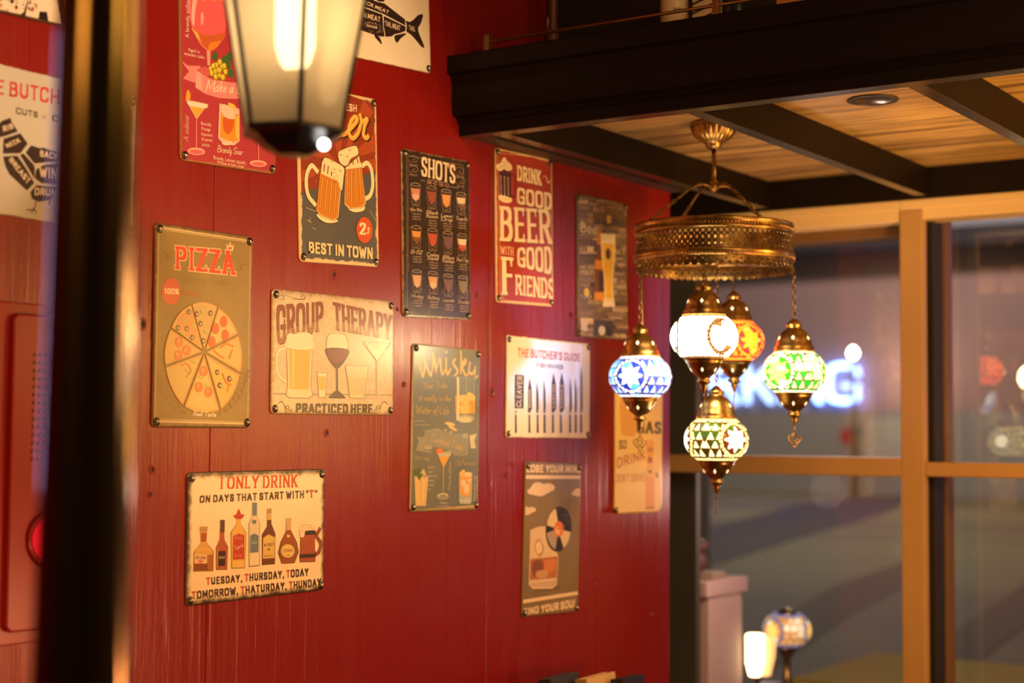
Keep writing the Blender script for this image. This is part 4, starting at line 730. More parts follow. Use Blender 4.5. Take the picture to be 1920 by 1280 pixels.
s.poly([(392, 405), (605, 400), (490, 640)], (.32, .33, .28)); s.poly([(418, 478), (578, 465), (490, 632)], (.7, .32, .06)); s.poly([(400, 430), (600, 425), (590, 465), (418, 470)], (.42, .42, .34)); s.line([(490, 632), (486, 970)], 1.6, (.56, .48, .32)); s.ell(485, 1040, 92, 52, (.3, .28, .22), 26); s.ell(485, 1025, 70, 34, (.5, .44, .3), 24); s.ell(485, 1035, 52, 24, (.26, .25, .2), 20); s.poly([(383, 362), (475, 365), (478, 430), (392, 435)], (.62, .15, .04))
s.poly([(78, 750), (278, 755), (245, 1170), (98, 1165)], (.54, .4, .2)); s.poly([(100, 790), (250, 795), (230, 1130), (112, 1120)], (.6, .42, .18)); s.ell(178, 755, 100, 16, (.36, .28, .18), 20); s.poly([(150, 720), (210, 640), (250, 740)], (.5, .42, .28)); s.line([(170, 800), (165, 1100)], 2, (.46, .32, .12)); s.line([(215, 800), (205, 1100)], 2, (.66, .5, .26))
for pts in ([(150, 800), (120, 720), (95, 660)], [(145, 760), (150, 680), (150, 640)], [(130, 720), (80, 690)], [(150, 790), (180, 720)]): s.line(pts, [4, 5, 2], (.1, .16, .03), 4)
s.poly([(712, 700), (905, 705), (895, 1130), (870, 1155), (740, 1150), (715, 1120)], (.36, .37, .33)); s.poly([(718, 760), (895, 760), (885, 1010), (800, 1060), (722, 1000)], (.6, .3, .06)); s.poly([(720, 720), (770, 660), (800, 690), (780, 780)], (.7, .44, .1), 2)
for pts in ([(810, 700), (890, 710), (880, 760), (800, 760)], [(740, 830), (790, 800), (810, 880), (750, 900)], [(780, 900), (850, 870), (860, 980), (800, 1000)], [(830, 800), (880, 800), (870, 860)]): s.poly(pts, (.64, .52, .34), 2)
for x in (745, 800, 850): s.ell(x, 1105, 22, 30, (.48, .48, .42), 12)
s.text('Mint Julep', [(70, 520), (288, 525), (288, 462), (70, 455)], (.44, .4, .24), 'script', (.05, .04)); s.text('Old Fashioned', [(660, 605), (955, 600), (955, 530), (660, 535)], (.5, .36, .18), 'script', (.05, .04)); s.text('Manhattan', [(590, 960), (600, 560), (555, 560), (545, 960)], (.52, .44, .28), 'script', (.045, .035))
s.small(['Bourbon,', 'sugar,', 'Fresh mint', 'leaves,', 'crushed', 'ice'], 268, 640, 128, 62, 36, (.5, .48, .42)); s.text('Whisky,', [(432, 1145), (552, 1145), (552, 1112), (432, 1112)], (.54, .48, .38), 'plain'); s.text('Vermouth and bitters', [(390, 1185), (590, 1185), (590, 1160), (390, 1160)], (.52, .44, .32), 'plain')
s.text('Whisky, bitters, sugar', [(942, 1110), (945, 735), (920, 735), (918, 1110)], (.58, .56, .5), 'plain'); s.text('and orange peel', [(975, 1080), (978, 760), (955, 760), (952, 1080)], (.58, .56, .5), 'plain')
s.poly([(60, 1225), (985, 1165), (985, 1205), (60, 1270)], (.46, .32, .14), wear=.5)
s.done()
# ---- knives
s = Sign('cream tin butcher sign with nine upright knives, under the red DRINK GOOD BEER sign', [(948, 628), (1105, 643), (1103, 823), (945, 820)], 2.7049, 1.6470, .3098, .1984, -.12, 'tin signs on the red wall')
s.plate(plate_mat('knives', (.84, .74, .62), (.3, .18, .09), s.w, s.h, .006, -.001, .001, (.8, .7, .58), .13), .0014); s.crop(940, 620, 6.095); KN = (.05, .045, .06)
s.text("THE BUTCHER'S GUIDE", [(165, 300), (880, 352), (885, 262), (170, 198)], (.5, .1, .09), 'sans', (.11, .08), gap=.16); s.text('FISH KNIVES', [(385, 415), (685, 440), (685, 390), (388, 368)], (.2, .14, .2), 'sans', (.1, .09), width=1.3)
s.poly([(135, 500), (240, 508), (232, 885), (130, 885)], KN); s.text('CLEAVER', [(205, 870), (225, 520), (160, 515), (148, 865)], (.62, .52, .42), 'sans', (.1, .08))
for x0, x1, yt in ((282, 328, 540), (376, 404, 590), (458, 484, 560), (552, 604, 480), (645, 698, 480), (758, 784, 525), (818, 842, 535), (885, 908, 395)):
    xm = (x0+x1)/2; s.poly([(x0, 935), (x0+2, yt+120), (xm-2 if x1-x0 > 35 else x0+6, yt), (x1-2, yt+130), (x1, 890), (xm, 930)], KN, 0)
    if x1-x0 > 40: s.text({282: 'BONING', 552: 'CARVING', 645: 'COOKS'}[x0], [(x1-14, 880), (x1-14, yt+130), (x0+10, yt+130), (x0+10, 880)], (.62, .52, .42), 'sans', (.1, .08))
for x in (143, 297, 391, 470, 566, 657, 763, 828, 890): s.poly([(x-9, 955), (x+8, 955), (x+12, 1140), (x+9, 1165), (x-12, 1165), (x-13, 1140)], KN); s.ell(x, 925, 10, 14, KN, 10); s.ell(x, 1050, 4, 5, (.62, .52, .42), 8); s.ell(x, 1115, 4, 5, (.62, .52, .42), 8)
s.done()
# ---- lose your mind
s = Sign('brown tin sign reading LOSE YOUR MIND with a record on a whisky tumbler', [(980, 866), (1085, 867), (1083, 1147), (978, 1155)], 2.7171, 1.3493, .2068, .3012, -1.70, 'tin signs on the red wall')
s.plate(plate_mat('record', (.22, .15, .07), (.2, .12, .06), s.w, s.h, .006, 0, .002, (.165, .105, .05), .34)); s.crop(970, 860, 4.267); MC = (.68, .52, .38)
s.text('LOSE YOUR MIND', [(50, 114), (494, 106), (494, 48), (52, 50)], MC, 'sans', (.15, .1), gap=.12); s.tp = 'bottom_lettering'; s.text('FIND YOUR SOUL', [(45, 1245), (470, 1190), (470, 1122), (45, 1190)], MC, 'sans', (.15, .1), gap=.12)
s.line([(48, 150), (494, 142)], 7, MC); s.line([(40, 1135), (482, 1076)], 7, MC)
for x, y, k in ((165, 245, 1), (60, 418, .62), (478, 265, .6)):
    for dx, dy, rx, ry in ((0, 0, 85, 42), (-60, 20, 45, 26), (60, -14, 55, 34), (-10, 22, 60, 34), (-20, -22, 50, 32)): s.ell(x+dx*k, y+dy*k, rx*k, ry*k, (.62, .46, .34), 20)
s.ell(225, 1030, 115, 22, (.14, .08, .05), 24)
s.poly([(88, 570), (150, 545), (215, 540), (315, 780), (305, 1010), (270, 1038), (115, 1038), (82, 1005)], (.6, .44, .3)); s.poly([(92, 800), (310, 780), (303, 960), (90, 975)], (.36, .13, .05)); s.poly([(90, 965), (304, 950), (300, 1020), (90, 1020)], (.5, .34, .24)); s.line([(90, 985), (302, 962)], 2, (.7, .55, .42))
for pts, c in (([(120, 700), (160, 640), (200, 720), (165, 790)], (.42, .24, .12)), ([(110, 830), (180, 810), (200, 930), (120, 940)], (.22, .07, .04)), ([(205, 820), (290, 800), (285, 880), (215, 920)], (.52, .17, .05)), ([(130, 690), (165, 660), (185, 730), (150, 760)], (.66, .5, .34)), ([(140, 900), (220, 890), (225, 945), (150, 950)], (.46, .26, .14))): s.poly(pts, c, 3)
rec = (314, 562); s.ell(*rec, 104, 182, (.02, .016, .022), 48, .08)
for a0, a1, c in ((190, 258, (.6, .47, .3)), (8, 70, (.6, .47, .3)), (105, 172, (.34, .25, .2))):
    s.poly([(rec[0]+38*math.cos(math.radians(a0)), rec[1]+64*math.sin(math.radians(a0)))]+[(rec[0]+97*math.cos(math.radians(a)), rec[1]+170*math.sin(math.radians(a))) for a in range(a0, a1, 8)]+[(rec[0]+38*math.cos(math.radians(a1)), rec[1]+64*math.sin(math.radians(a1)))], c)
s.ell(*rec, 40, 62, (.58, .15, .04), 30); s.ell(rec[0]-6, rec[1]+15, 20, 32, (.66, .34, .16), 20); s.ell(*rec, 5, 8, DARK, 10)
for k in range(60): x = 335+rnd.random()*140; y = 300+rnd.random()*260; s.ell(x, y, 3+4*rnd.random(), 3+3*rnd.random(), (.17, .1, .07), 6)
s.done()
# ---- gas
s = Sign('yellow tin sign with a petrol pump reading GAS SO DRINK, behind the blue lamp', [(1152, 690), (1241, 697), (1238, 960), (1149, 962)], 3.0664, 1.5429, .2089, .3109, -.69, 'tin signs on the red wall')
s.plate(plate_mat('pump', (.8, .58, .22), (.5, .3, .1), s.w, s.h, .006, 0, .002, (.84, .66, .3), .3), r=.02); s.crop(1140, 730, 5.336)
s.text('GAS', [(270, 440), (515, 446), (518, 325), (272, 318)], (.05, .04, .03), 'serif', (.14, .06)); s.text('THE PRICE OF', [(110, 60), (500, 80), (500, 20), (110, 0)], (.3, .14, .06), 'serif'); s.tp = 'bottom_lettering'; s.text('SO', [(95, 600), (168, 596), (168, 508), (95, 510)], (.1, .07, .05), 'serif', (.13, .07))
s.text('DRINK', [(72, 788), (360, 700), (350, 610), (68, 685)], (.42, .14, .06), 'sans', (.1, .075)); s.text("DON'T DRIVE!", [(64, 928), (358, 922), (356, 842), (64, 848)], (.46, .2, .08), 'sans', (.1, .075))
s.poly([(110, 100), (230, 100), (262, 440), (210, 468), (140, 460), (115, 400)], (.56, .31, .09), 3); s.line([(205, 400), (262, 300), (245, 200)], 4, (.56, .31, .09), 5)
s.cur = 'pump_picture'; s.line([(440, 745), (480, 800), (470, 870), (455, 1000), (470, 1090), (500, 1080), (498, 900)], 2.2, (.62, .42, .2), 6); s.poly([(455, 830), (475, 835), (490, 885), (465, 880)], (.2, .08, .05))
s.poly([(362, 1190), (362, 800), (380, 735), (425, 735), (445, 800), (445, 1190)], (.6, .27, .05)); s.poly([(366, 800), (380, 740), (424, 740), (442, 800), (440, 870), (366, 870)], (.66, .4, .14)); s.ell(403, 825, 20, 14, (.16, .06, .04), 16); s.poly([(382, 660), (424, 660), (430, 735), (378, 735)], (.42, .09, .03)); s.ell(405, 640, 38, 40, (.66, .34, .06), 22); s.poly([(370, 590), (440, 590), (436, 625), (374, 625)], (.4, .17, .06)); s.ell(404, 555, 36, 44, (.6, .25, .05), 24); s.ell(404, 545, 22, 28, (.68, .36, .1), 20); s.poly([(358, 1180), (448, 1176), (448, 1196), (358, 1200)], (.36, .1, .04))
s.done(screws=(0, 0, 0, 1))
# ---- I only drink
s = Sign('cream tin sign reading I ONLY DRINK with seven bottles, lowest on the wall', [(348, 885), (607, 879), (604, 1105), (346, 1137)], 1.8688, 1.3958, .3107, .1977, .29, 'tin signs on the red wall')
s.plate(plate_mat('drink', (.86, .72, .52), (.05, .025, .015), s.w, s.h, .016, .001, .012, (.78, .6, .38), .33, .4, 14)); s.crop(330, 860, 4.413); TX, TR_ = (.075, .035, .03), (.44, .06, .03)
s.text('I ONLY DRINK', [(348, 250), (996, 236), (996, 130), (352, 148)], TR_, 'serif', (.13, .05), gap=.2, serif=.07)
s.text('ON DAYS THAT START WITH', [(178, 366), (1045, 328), (1045, 262), (180, 304)], TX, 'sans', (.15, .1), gap=.2); s.text('^"T^"', [(1062, 326), (1155, 322), (1155, 258), (1062, 260)], TX, 'sans', (.1, .09), red=None); s.text('T', [(1088, 326), (1128, 324), (1128, 260), (1088, 262)], TR_, 'sans', (.15, .1))
s.tp = 'bottom_lettering'; s.text('^TUESDAY, ^THURSDAY, ^TODAY', [(238, 1046), (1082, 968), (1082, 902), (236, 984)], TX, 'sans', (.15, .1), red=TR_, gap=.2); s.text('^TOMORROW, ^THATURDAY, ^THUNDAY', [(118, 1164), (1185, 1052), (1185, 986), (116, 1098)], TX, 'sans', (.15, .1), red=TR_, gap=.18)
s.tp = 'picture'
def bottle(out, fill, liq, label=None, lcol=None, cap=None, ccol=None):
    s.poly(out, (.09, .04, .02)); c = (sum(p[0] for p in out)/len(out), sum(p[1] for p in out)/len(out)); s.poly([(x+(c[0]-x)*.07, y+(c[1]-y)*.018) for x, y in out], fill)
    if liq: s.poly(liq[0], liq[1])
    if label: s.poly(label, lcol)
    if cap: s.poly(cap, ccol)
bottle([(180, 575), (245, 570), (238, 690), (298, 765), (296, 930), (130, 935), (132, 770), (190, 700)], (.56, .33, .1), ([(135, 870), (292, 860), (290, 925), (136, 928)], (.24, .07, .02)), [(140, 790), (240, 795), (238, 870), (188, 862), (142, 858)], (.66, .48, .3), [(190, 615), (240, 612), (238, 685), (192, 690)], (.36, .08, .03))
s.poly([(178, 562), (248, 560), (244, 602), (184, 606)], (.42, .24, .1)); s.poly([(245, 800), (292, 790), (290, 920), (250, 922)], (.36, .12, .03)); s.text('RUM', [(148, 832), (232, 836), (232, 806), (148, 802)], (.2, .1, .06), 'serif'); s.poly([(160, 842), (220, 842), (190, 862)], (.5, .08, .03)); s.poly([(140, 742), (190, 735), (240, 740), (290, 762), (150, 770)], (.62, .36, .1))
bottle([(352, 510), (388, 510), (386, 610), (388, 670), (418, 730), (410, 918), (318, 920), (316, 735), (346, 670)], (.36, .09, .04), None, [(338, 765), (398, 762), (394, 885), (336, 888)], (.04, .02, .02), [(350, 506), (390, 505), (388, 608), (350, 612)], (.12, .055, .035)); s.line([(330, 740), (328, 900)], 1, (.56, .25, .14)); s.text('BRANDY', [(342, 828), (392, 826), (392, 806), (342, 808)], (.5, .4, .28), 'sans')
bottle([(486, 480), (522, 480), (522, 540), (568, 610), (556, 905), (446, 908), (438, 610), (484, 545)], (.6, .38, .09), None, [(458, 640), (505, 618), (552, 632), (550, 830), (456, 835)], (.42, .05, .03))
s.poly([(460, 468), (482, 462), (505, 415), (525, 458), (550, 462), (535, 492), (505, 500), (475, 492)], (.42, .04, .03), 3); s.text('Tequila', [(464, 758), (545, 728), (542, 692), (462, 722)], (.62, .46, .3), 'script', (.06, .05))
for x in (482, 518): s.ell(x, 655, 14, 12, (.56, .2, .12), 14); s.ell(x, 655, 8, 7, (.42, .05, .03), 12); s.ell(x, 802, 14, 12, (.56, .2, .12), 14); s.ell(x, 802, 8, 7, (.42, .05, .03), 12)
s.poly([(450, 850), (555, 845), (552, 895), (452, 898)], (.66, .44, .12))
bottle([(618, 380), (655, 380), (655, 470), (680, 530), (678, 885), (590, 895), (586, 540), (614, 480)], (.6, .5, .36), None, [(596, 640), (632, 618), (670, 635), (668, 772), (594, 778)], (.14, .2, .26), [(616, 362), (656, 362), (654, 470), (618, 472)], (.16, .21, .27)); s.ell(632, 522, 20, 18, (.16, .2, .27), 18); s.line([(600, 560), (598, 880)], 1, (.42, .34, .24)); s.line([(612, 700), (655, 696)], 1, (.36, .42, .46)); s.line([(610, 690), (656, 686)], .6, (.36, .42, .46)); s.poly([(594, 790), (670, 784), (668, 870), (596, 880)], (.66, .56, .42))
bottle([(738, 440), (775, 440), (775, 540), (808, 620), (804, 870), (698, 880), (696, 630), (738, 560)], (.16, .045, .025), None, [(706, 655), (752, 625), (804, 650), (800, 820), (704, 826)], (.58, .4, .12), [(738, 412), (776, 410), (775, 505), (738, 508)], (.5, .36, .14)); s.text('WHISKEY', [(712, 728), (798, 722), (798, 694), (712, 700)], (.12, .06, .03), 'sans'); s.poly([(738, 415), (776, 412), (776, 450), (738, 453)], (.36, .22, .1)); s.ell(752, 750, 12, 11, (.3, .18, .06), 14); s.text('SINGLE MALT', [(715, 812), (795, 806), (795, 792), (715, 798)], (.2, .1, .04), 'sans')
bottle([(898, 495), (938, 494), (935, 590), (985, 690), (1000, 770), (965, 862), (860, 868), (830, 780), (850, 690), (895, 600)], (.3, .085, .03), None, None, None, [(898, 490), (940, 488), (936, 588), (898, 592)], (.5, .36, .18)); s.ell(910, 762, 64, 62, (.18, .07, .02), 32); s.ell(910, 762, 57, 56, (.62, .44, .16), 32); s.text('COGNAC', [(868, 774), (956, 766), (956, 742), (868, 748)], (.2, .1, .04), 'serif'); s.ell(914, 640, 15, 12, (.6, .42, .16), 16); s.line([(900, 800), (925, 796)], 1, (.2, .1, .04))
s.line([(1125, 650), (1150, 620), (1172, 585)], 6, (.2, .055, .03), 4); s.line([(1130, 790), (1165, 770), (1180, 700), (1150, 640), (1175, 580)], 7, (.27, .075, .04), 6)
s.poly([(1015, 600), (1130, 590), (1136, 850), (1010, 855)], (.09, .03, .02)); s.poly([(1018, 630), (1128, 625), (1130, 845), (1016, 850)], (.34, .08, .04))
for x in (1040, 1062, 1084, 1106): s.line([(x, 630), (x, 845)], .7, (.14, .04, .02))
for y in (618, 805): s.line([(1012, y), (1134, y-6)], 6, (.05, .03, .03))
s.poly([(1010, 640), (1005, 580), (1030, 545), (1065, 538), (1100, 540), (1130, 560), (1130, 575), (1070, 570), (1052, 600), (1045, 640), (1028, 650)], (.68, .56, .4), 4)
for x, y in ((1030, 560), (1060, 548), (1095, 552), (1022, 600)): s.line([(x-10, y+4), (x, y-6), (x+10, y+4)], .6, (.3, .18, .1), 3)
s.done()
# ------------------------------------------------------------------ mosaic chandelier
def brass_mat(name, c1, c2, rough):
    M = mat(name, c1, rough, 1); n = noise(M, coords(M), 60, 4, .6); lk(M, mixc(M, ramp(M, n, .35, .65), c1, c2), bsdf(M).inputs['Base Color'])
    lk(M, math_n(M, 'ADD', math_n(M, 'MULTIPLY', n, .22), rough-.1), bsdf(M).inputs['Roughness']); return M
BR1 = brass_mat('antique_brass', (.52, .34, .13), (.32, .2, .07), .3); BR2 = brass_mat('dark_brass', (.28, .18, .07), (.13, .08, .034), .34)
HOT = mat('lamp_glow', (1, .9, .7), .5, 0, .5, (1, .8, .5), 1.6)
CX, CY = 2.815, 1.432
RT = Vector((.561, -.8277, 0)); FW = Vector((.8277, .561, 0))
ch = thing('chandelier', 'brass ring chandelier with five mosaic glass globes under the wooden loft', 'chandelier', (CX, CY, 2.171))
def hp(m, name, M, par=ch, bv=0):
    o = m.obj(name, M, par, bv); pin(o); return o
cc = (CX, CY, 0)
m = MB(); m.lathe([(.042, 2.171), (.046, 2.166), (.046, 2.162), (.044, 2.158), (.041, 2.150), (.034, 2.140), (.022, 2.131), (.016, 2.128), (.016, 2.122), (.012, 2.119), (.0075, 2.117)], 96, cc, 0, flute=lambda a, k: .045*math.cos(24*a) if 3 <= k <= 6 else 0, cap=False); hp(m, 'ceiling_canopy', BR1)
m = MB(); m.tube([(CX, CY, 2.12), (CX, CY, 2.045)], .0045, 12); m.lathe([(.004, 2.056), (.009, 2.052), (.011, 2.045), (.008, 2.037), (.003, 2.033)], 20, cc); hp(m, 'rod', BR1)
R = .1505
def ringpt(a, r, z): return (CX+r*math.cos(a), CY+r*math.sin(a), z)
def link_chain(m, a, b, L=.011, r=.0009, sag=0):
    a, b = Vector(a), Vector(b); n = max(2, int((b-a).length/(L*.78))); t = (b-a).normalized(); e = t.cross(Vector((.3, .9, .1))).normalized(); g2 = t.cross(e)
    for i in range(n):
        c = a.lerp(b, (i+.5)/n); s_ = e if i % 2 else g2
        m.tube([c+t*(L*.52*math.cos(q*PI/5))+s_*(.0032*math.sin(q*PI/5)) for q in range(10)], r, 5, 0, True)
a0 = math.atan2(RT.y, RT.x)+math.radians(28)
for k in range(4):
    a = a0+k*PI/2; m = MB()
    pts = crom([ringpt(a, .004, 2.042), ringpt(a, .03, 2.046), ringpt(a, .055, 2.036), ringpt(a, .085, 2.014)], 5); m.tube(pts, .0026, 8)
    link_chain(m, ringpt(a, .082, 2.016), ringpt(a, R-.004, 1.968), .012, .0011); m.ball(ringpt(a, R-.004, 1.968), .0035, 8); hp(m, 'support_arm', BR2)
m = MB(); m.lathe([(R-.004, 1.946), (R+.003, 1.945), (R+.005, 1.949), (R+.002, 1.952), (R+.002, 1.958), (R+.005, 1.961), (R+.004, 1.966), (R-.004, 1.967)], 128, cc, 0, cap=False)
for i in range(140): m.ball(ringpt(2*PI*i/140, R+.0025, 1.955), .0022, 6)
hp(m, 'top_rim', BR1)
def pierced(m, n, z0, z1, r0, r1, hr, sq=1.0, seg=10, ztop=None):   # one row of cells, each with a round hole
    for i in range(n):
        A = 2*PI*i/n; dA = 2*PI/n; zc, hz = (z0+z1)/2, (z1-z0)/2; out, inn = [], []
        for k in range(seg):
            t = 2*PI*k/seg+PI/seg; ct, st = math.cos(t), math.sin(t); q = 1/max(abs(ct), abs(st)); uo, vo = ct*q, st*q; ui, vi = ct*hr, st*hr*sq
            for L, u, v in ((out, uo, vo), (inn, ui, vi)):
                z = zc+v*hz; rr = r0+(r1-r0)*(z-z0)/(z1-z0); L.append(ringpt(A+(u+1)*dA/2, rr, z))
        m.add(out+inn, [(k, (k+1) % seg, seg+(k+1) % seg, seg+k) for k in range(seg)], 0, False)
def solid(o, t=.0008):
    s_ = o.modifiers.new('thickness', 'SOLIDIFY'); s_.thickness = t; return o
m = MB(); pierced(m, 84, 1.934, 1.9455, R+.001, R-.001, .62); pierced(m, 84, 1.920, 1.934, R+.003, R+.001, .5, 1.15); pierced(m, 84, 1.9065, 1.920, R+.005, R+.003, .45, .8); solid(hp(m, 'pierced_gallery', BR2))
m = MB(); m.lathe([(R+.001, 1.907), (R+.0065, 1.9055), (R+.0075, 1.902), (R+.005, 1.899), (R+.006, 1.895), (R+.003, 1.8925), (R-.002, 1.8925)], 128, cc, 0, cap=False)
for i in range(150): m.ball(ringpt(2*PI*i/150, R+.0055, 1.8975), .0019, 6)
hp(m, 'middle_rim', BR1)
m = MB(); pierced(m, 66, 1.8805, 1.893, R+.003, R+.002, .4)
for i in range(66):   # scalloped hem
    A = 2*PI*i/66; dA = 2*PI/66; N = 8
    up = [ringpt(A+dA*k/N, R+.003, 1.8805) for k in range(N+1)]; lo = [ringpt(A+dA*k/N, R+.0045, 1.8805-.0062*math.sin(PI*k/N)**.5-.0008) for k in range(N+1)]
    m.add(up+lo, [(k, k+1, N+2+k, N+1+k) for k in range(N)])
solid(hp(m, 'pierced_skirt', BR2))
m = MB()
for k in range(2):
    a = a0-math.radians(16)+k*PI/2; m.tube([ringpt(a, R+.001, 1.892), ringpt(a+PI, R+.001, 1.892)], .0028, 8)
m.lathe([(.0001, 1.898), (.014, 1.896), (.014, 1.889), (.004, 1.886)], 20, cc); hp(m, 'cross_bars', BR2)
# ---- mosaic globes
PAL = {}
def glow(name, c, e): return mat('mosaic_'+name, c, .18, 0, .6, c, e, .3)
GROUT = mat('mosaic_grout', (.16, .10, .05), .6)
def palette(n, star, disc, bead, ta, tb, alt, S_=(2.2, .8, 2.2, 1.6, .8, 1.3)): return [glow(n+'_star', star, S_[0]), glow(n+'_disc', disc, S_[1]), glow(n+'_bead', bead, S_[2]), glow(n+'_pale', ta, S_[3]), glow(n+'_deep', tb, S_[4]), glow(n+'_alt', alt, S_[5]), GROUT]
def globe_mesh(mb, c, sc_, pal_phase, n_star=8, RG=.0625, HG=.0405, tri=.0165, alt_p=.25):
    NA, NZ = 192, 60; c = Vector(c); prof = lambda z: RG*(max(0, 1-abs(z/(HG*1.222))**2.0))**.5
    th = [-1+2*j/NZ for j in range(NZ+1)]; vs = []
    for t in th:
        z = HG*t; r = prof(z)
        for i in range(NA): a = 2*PI*i/NA; vs.append((c.x+sc_*r*math.cos(a), c.y+sc_*r*math.sin(a), c.z+sc_*z))
    o = len(mb.v); mb.v += vs
    for j in range(NZ):
        z = HG*(th[j]+th[j+1])/2; r = prof(z)
        for i in range(NA):
            a = 2*PI*(i+.5)/NA; k = round((a-pal_phase)/(2*PI/3)); da = a-pal_phase-k*2*PI/3
            x = da*RG*.92; d = math.hypot(x, z); an = math.atan2(z, x)
            if d < .0345:
                sr = .0145+.0105*(2*abs(((an*n_star/(2*PI)) % 1)-.5))**1.2
                if d < .0012: q = 6
                elif d < sr: q = 0
                elif d < sr+.0014: q = 6
                elif d < .0275: q = 1 if (int(an*n_star/(2*PI)+50) % 4) else 5
                elif d < .0285: q = 6
                else:
                    u = (an/(2*PI)*24) % 1; q = 2 if .16 < u < .86 and d < .0335 else 6
            elif abs(z) > .036: u = (a/(2*PI)*44) % 1; q = 2 if .15 < u < .88 else 6
            else:
                row = math.floor((z+.05)/tri); v = ((z+.05)/tri) % 1; u = (x/tri+.5*(row % 2)) % 1
                q = 3 if abs(u-.5) < (1-v)*.46 else 4
                if q == 4 and hashv(row, math.floor(x/tri)) < alt_p: q = 5
                if v < .07 or abs(abs(u-.5)-(1-v)*.46) < .035: q = 6
            mb.f.append([o+j*NA+i, o+j*NA+(i+1) % NA, o+(j+1)*NA+(i+1) % NA, o+(j+1)*NA+i]); mb.m.append(q); mb.sm.append(True)
def hashv(a, b): return (math.sin(a*12.9+b*78.2)*43758.5) % 1
def caps(c, k, par, fin, put):
    c = Vector(c); P_ = lambda L: [(r*k, z*k) for r, z in L]
    up = P_([(.0365, .0385), (.0395, .040), (.0395, .0435), (.0375, .045), (.0385, .048), (.0345, .053), (.033, .062), (.029, .072), (.021, .081), (.0145, .085), (.0125, .088), (.0155, .0905), (.0155, .094), (.010, .098), (.006, .103), (.002, .105)])
    dn = P_([(.002, -.106), (.004, -.099), (.0075, -.092), (.0065, -.088), (.0125, -.085), (.0125, -.081), (.009, -.078), (.0135, -.0735), (.021, -.067), (.028, -.058), (.031, -.050), (.0345, -.0465), (.0335, -.0445), (.0365, -.043), (.0365, -.0385)])
    for name, pr, zz, rr in (('upper_cap', up, .066, .0318), ('lower_cap', dn, -.0615, .0257)):
        m = MB(); m.lathe(pr, 48, c, 0, cap=False)
        zb = .0418 if name == 'upper_cap' else -.0408
        for i in range(56): a = 2*PI*i/56; m.ball(c+Vector((.0395*k*math.cos(a), .0395*k*math.sin(a), zb*k)) if name == 'upper_cap' else c+Vector((.0366*k*math.cos(a), .0366*k*math.sin(a), zb*k)), .0013*k, 6)
        for i in range(6):   # glowing diamonds laid on the cap, imitating light through holes
            a = 2*PI*i/6+.35; sl = -.5 if name == 'upper_cap' else .62
            q = [c+Vector(((rr+.0008+dz*sl)*k*math.cos(a+da), (rr+.0008+dz*sl)*k*math.sin(a+da), (zz+dz)*k)) for da, dz in ((0, .0045), (.1, 0), (0, -.0045), (-.1, 0))]
            m.add(q, [(0, 1, 2, 3)], 1)
        put(m, name, [BR1, HOT], par)
    m = MB(); z0 = -.105*k
    if fin == 'leaf':
        m.tube([c+Vector((0, 0, z0+.003)), c+Vector((0, 0, z0-.014))], .0011, 6)
        e = RT*1
        for pts in ([(0, -.012), (.004, -.018), (.009, -.020), (.0095, -.026), (.005, -.033), (0, -.043)], [(0, -.012), (-.004, -.018), (-.009, -.020), (-.0095, -.026), (-.005, -.033), (0, -.043)], [(0, -.02), (.005, -.024), (.001, -.029), (0, -.03)], [(0, -.02), (-.005, -.024), (-.001, -.029), (0, -.03)], [(.005, -.031), (0, -.034), (-.005, -.031)]):
            m.tube([c+e*x*1.25+Vector((0, 0, z0+z)) for x, z in crom(pts, 4)], .0012, 6)
    else:
        m.tube([c+Vector((0, 0, z0+.003)), c+Vector((0, 0, z0-.012))], .0012, 6); m.tube([c+Vector((0, 0, z0-.012-.004*q)) for q in range(8)], [.0011, .0009]*4, 6)
    put(m, 'finial', BR1, par)
def hung_lamp(label, c, k, pal_, ph, top, fin, n_star=8, rope=None, alt_p=.25):
    m = MB(); globe_mesh(m, c, k, ph, n_star, alt_p=alt_p); g_ = hp(m, 'mosaic_globe', pal_); g_['label'] = label
    caps(c, k, g_, fin, lambda mm, nm, M, par: hp(mm, nm, M, par)); m = MB(); link_chain(m, (c[0], c[1], c[2]+.104*k), top, .0125, .0011)
    if rope: m.tube(crom([(c[0], c[1], c[2]+.1*k), tuple(Vector(c)*.5+Vector(top)*.5+RT*.004), top], 6), .0022, 8)
    hp(m, 'chain', BR2, g_); return g_
ang = lambda v: math.atan2(v.y, v.x)
toC = ang(-FW)
def at(r, f): return (CX+RT.x*r+FW.x*f, CY+RT.y*r+FW.y*f)
x, y = at(-.1435, .004); hung_lamp('blue and white mosaic globe', (x, y, 1.669), .985, palette('blue', (.55, .85, 1), (.02, .06, .75), (.9, .93, 1), (.5, .75, 1), (.03, .08, .8), (.1, .6, .9)), toC-.42, (x, y, 1.876), 'leaf', rope=1)
x, y = at(.1565, -.002); hung_lamp('green and yellow mosaic globe', (x, y, 1.680), 1.0, palette('green', (.85, .62, .12), (.03, .5, .03), (.95, .9, .6), (.95, .75, .4), (.04, .55, .06), (.55, .8, .9)), toC-.75, (x, y, 1.876), 'leaf')
x, y = at(-.037, -.148); hung_lamp('white mosaic globe, brightest of the five', (x, y, 1.738), 1.0, palette('white', (1, .72, .36), (1, .70, .33), (.8, .45, .15), (1, .73, .38), (1, .72, .35), (.7, .42, .15), (75, 50, .6, 70, 60, .5)), toC+.55, (x, y, 1.876), 'bead', alt_p=.04)
x, y = at(.058, .136); hung_lamp('orange and red mosaic globe behind the white one', (x, y, 1.748), .98, palette('orange', (1, .12, .006), (.75, .02, .02), (1, .14, .01), (1, .10, .005), (.8, .02, .02), (1, .2, .02), (7, 2, 6, 6.5, 2, 5)), toC+.5, (x, y, 1.876), 'bead')
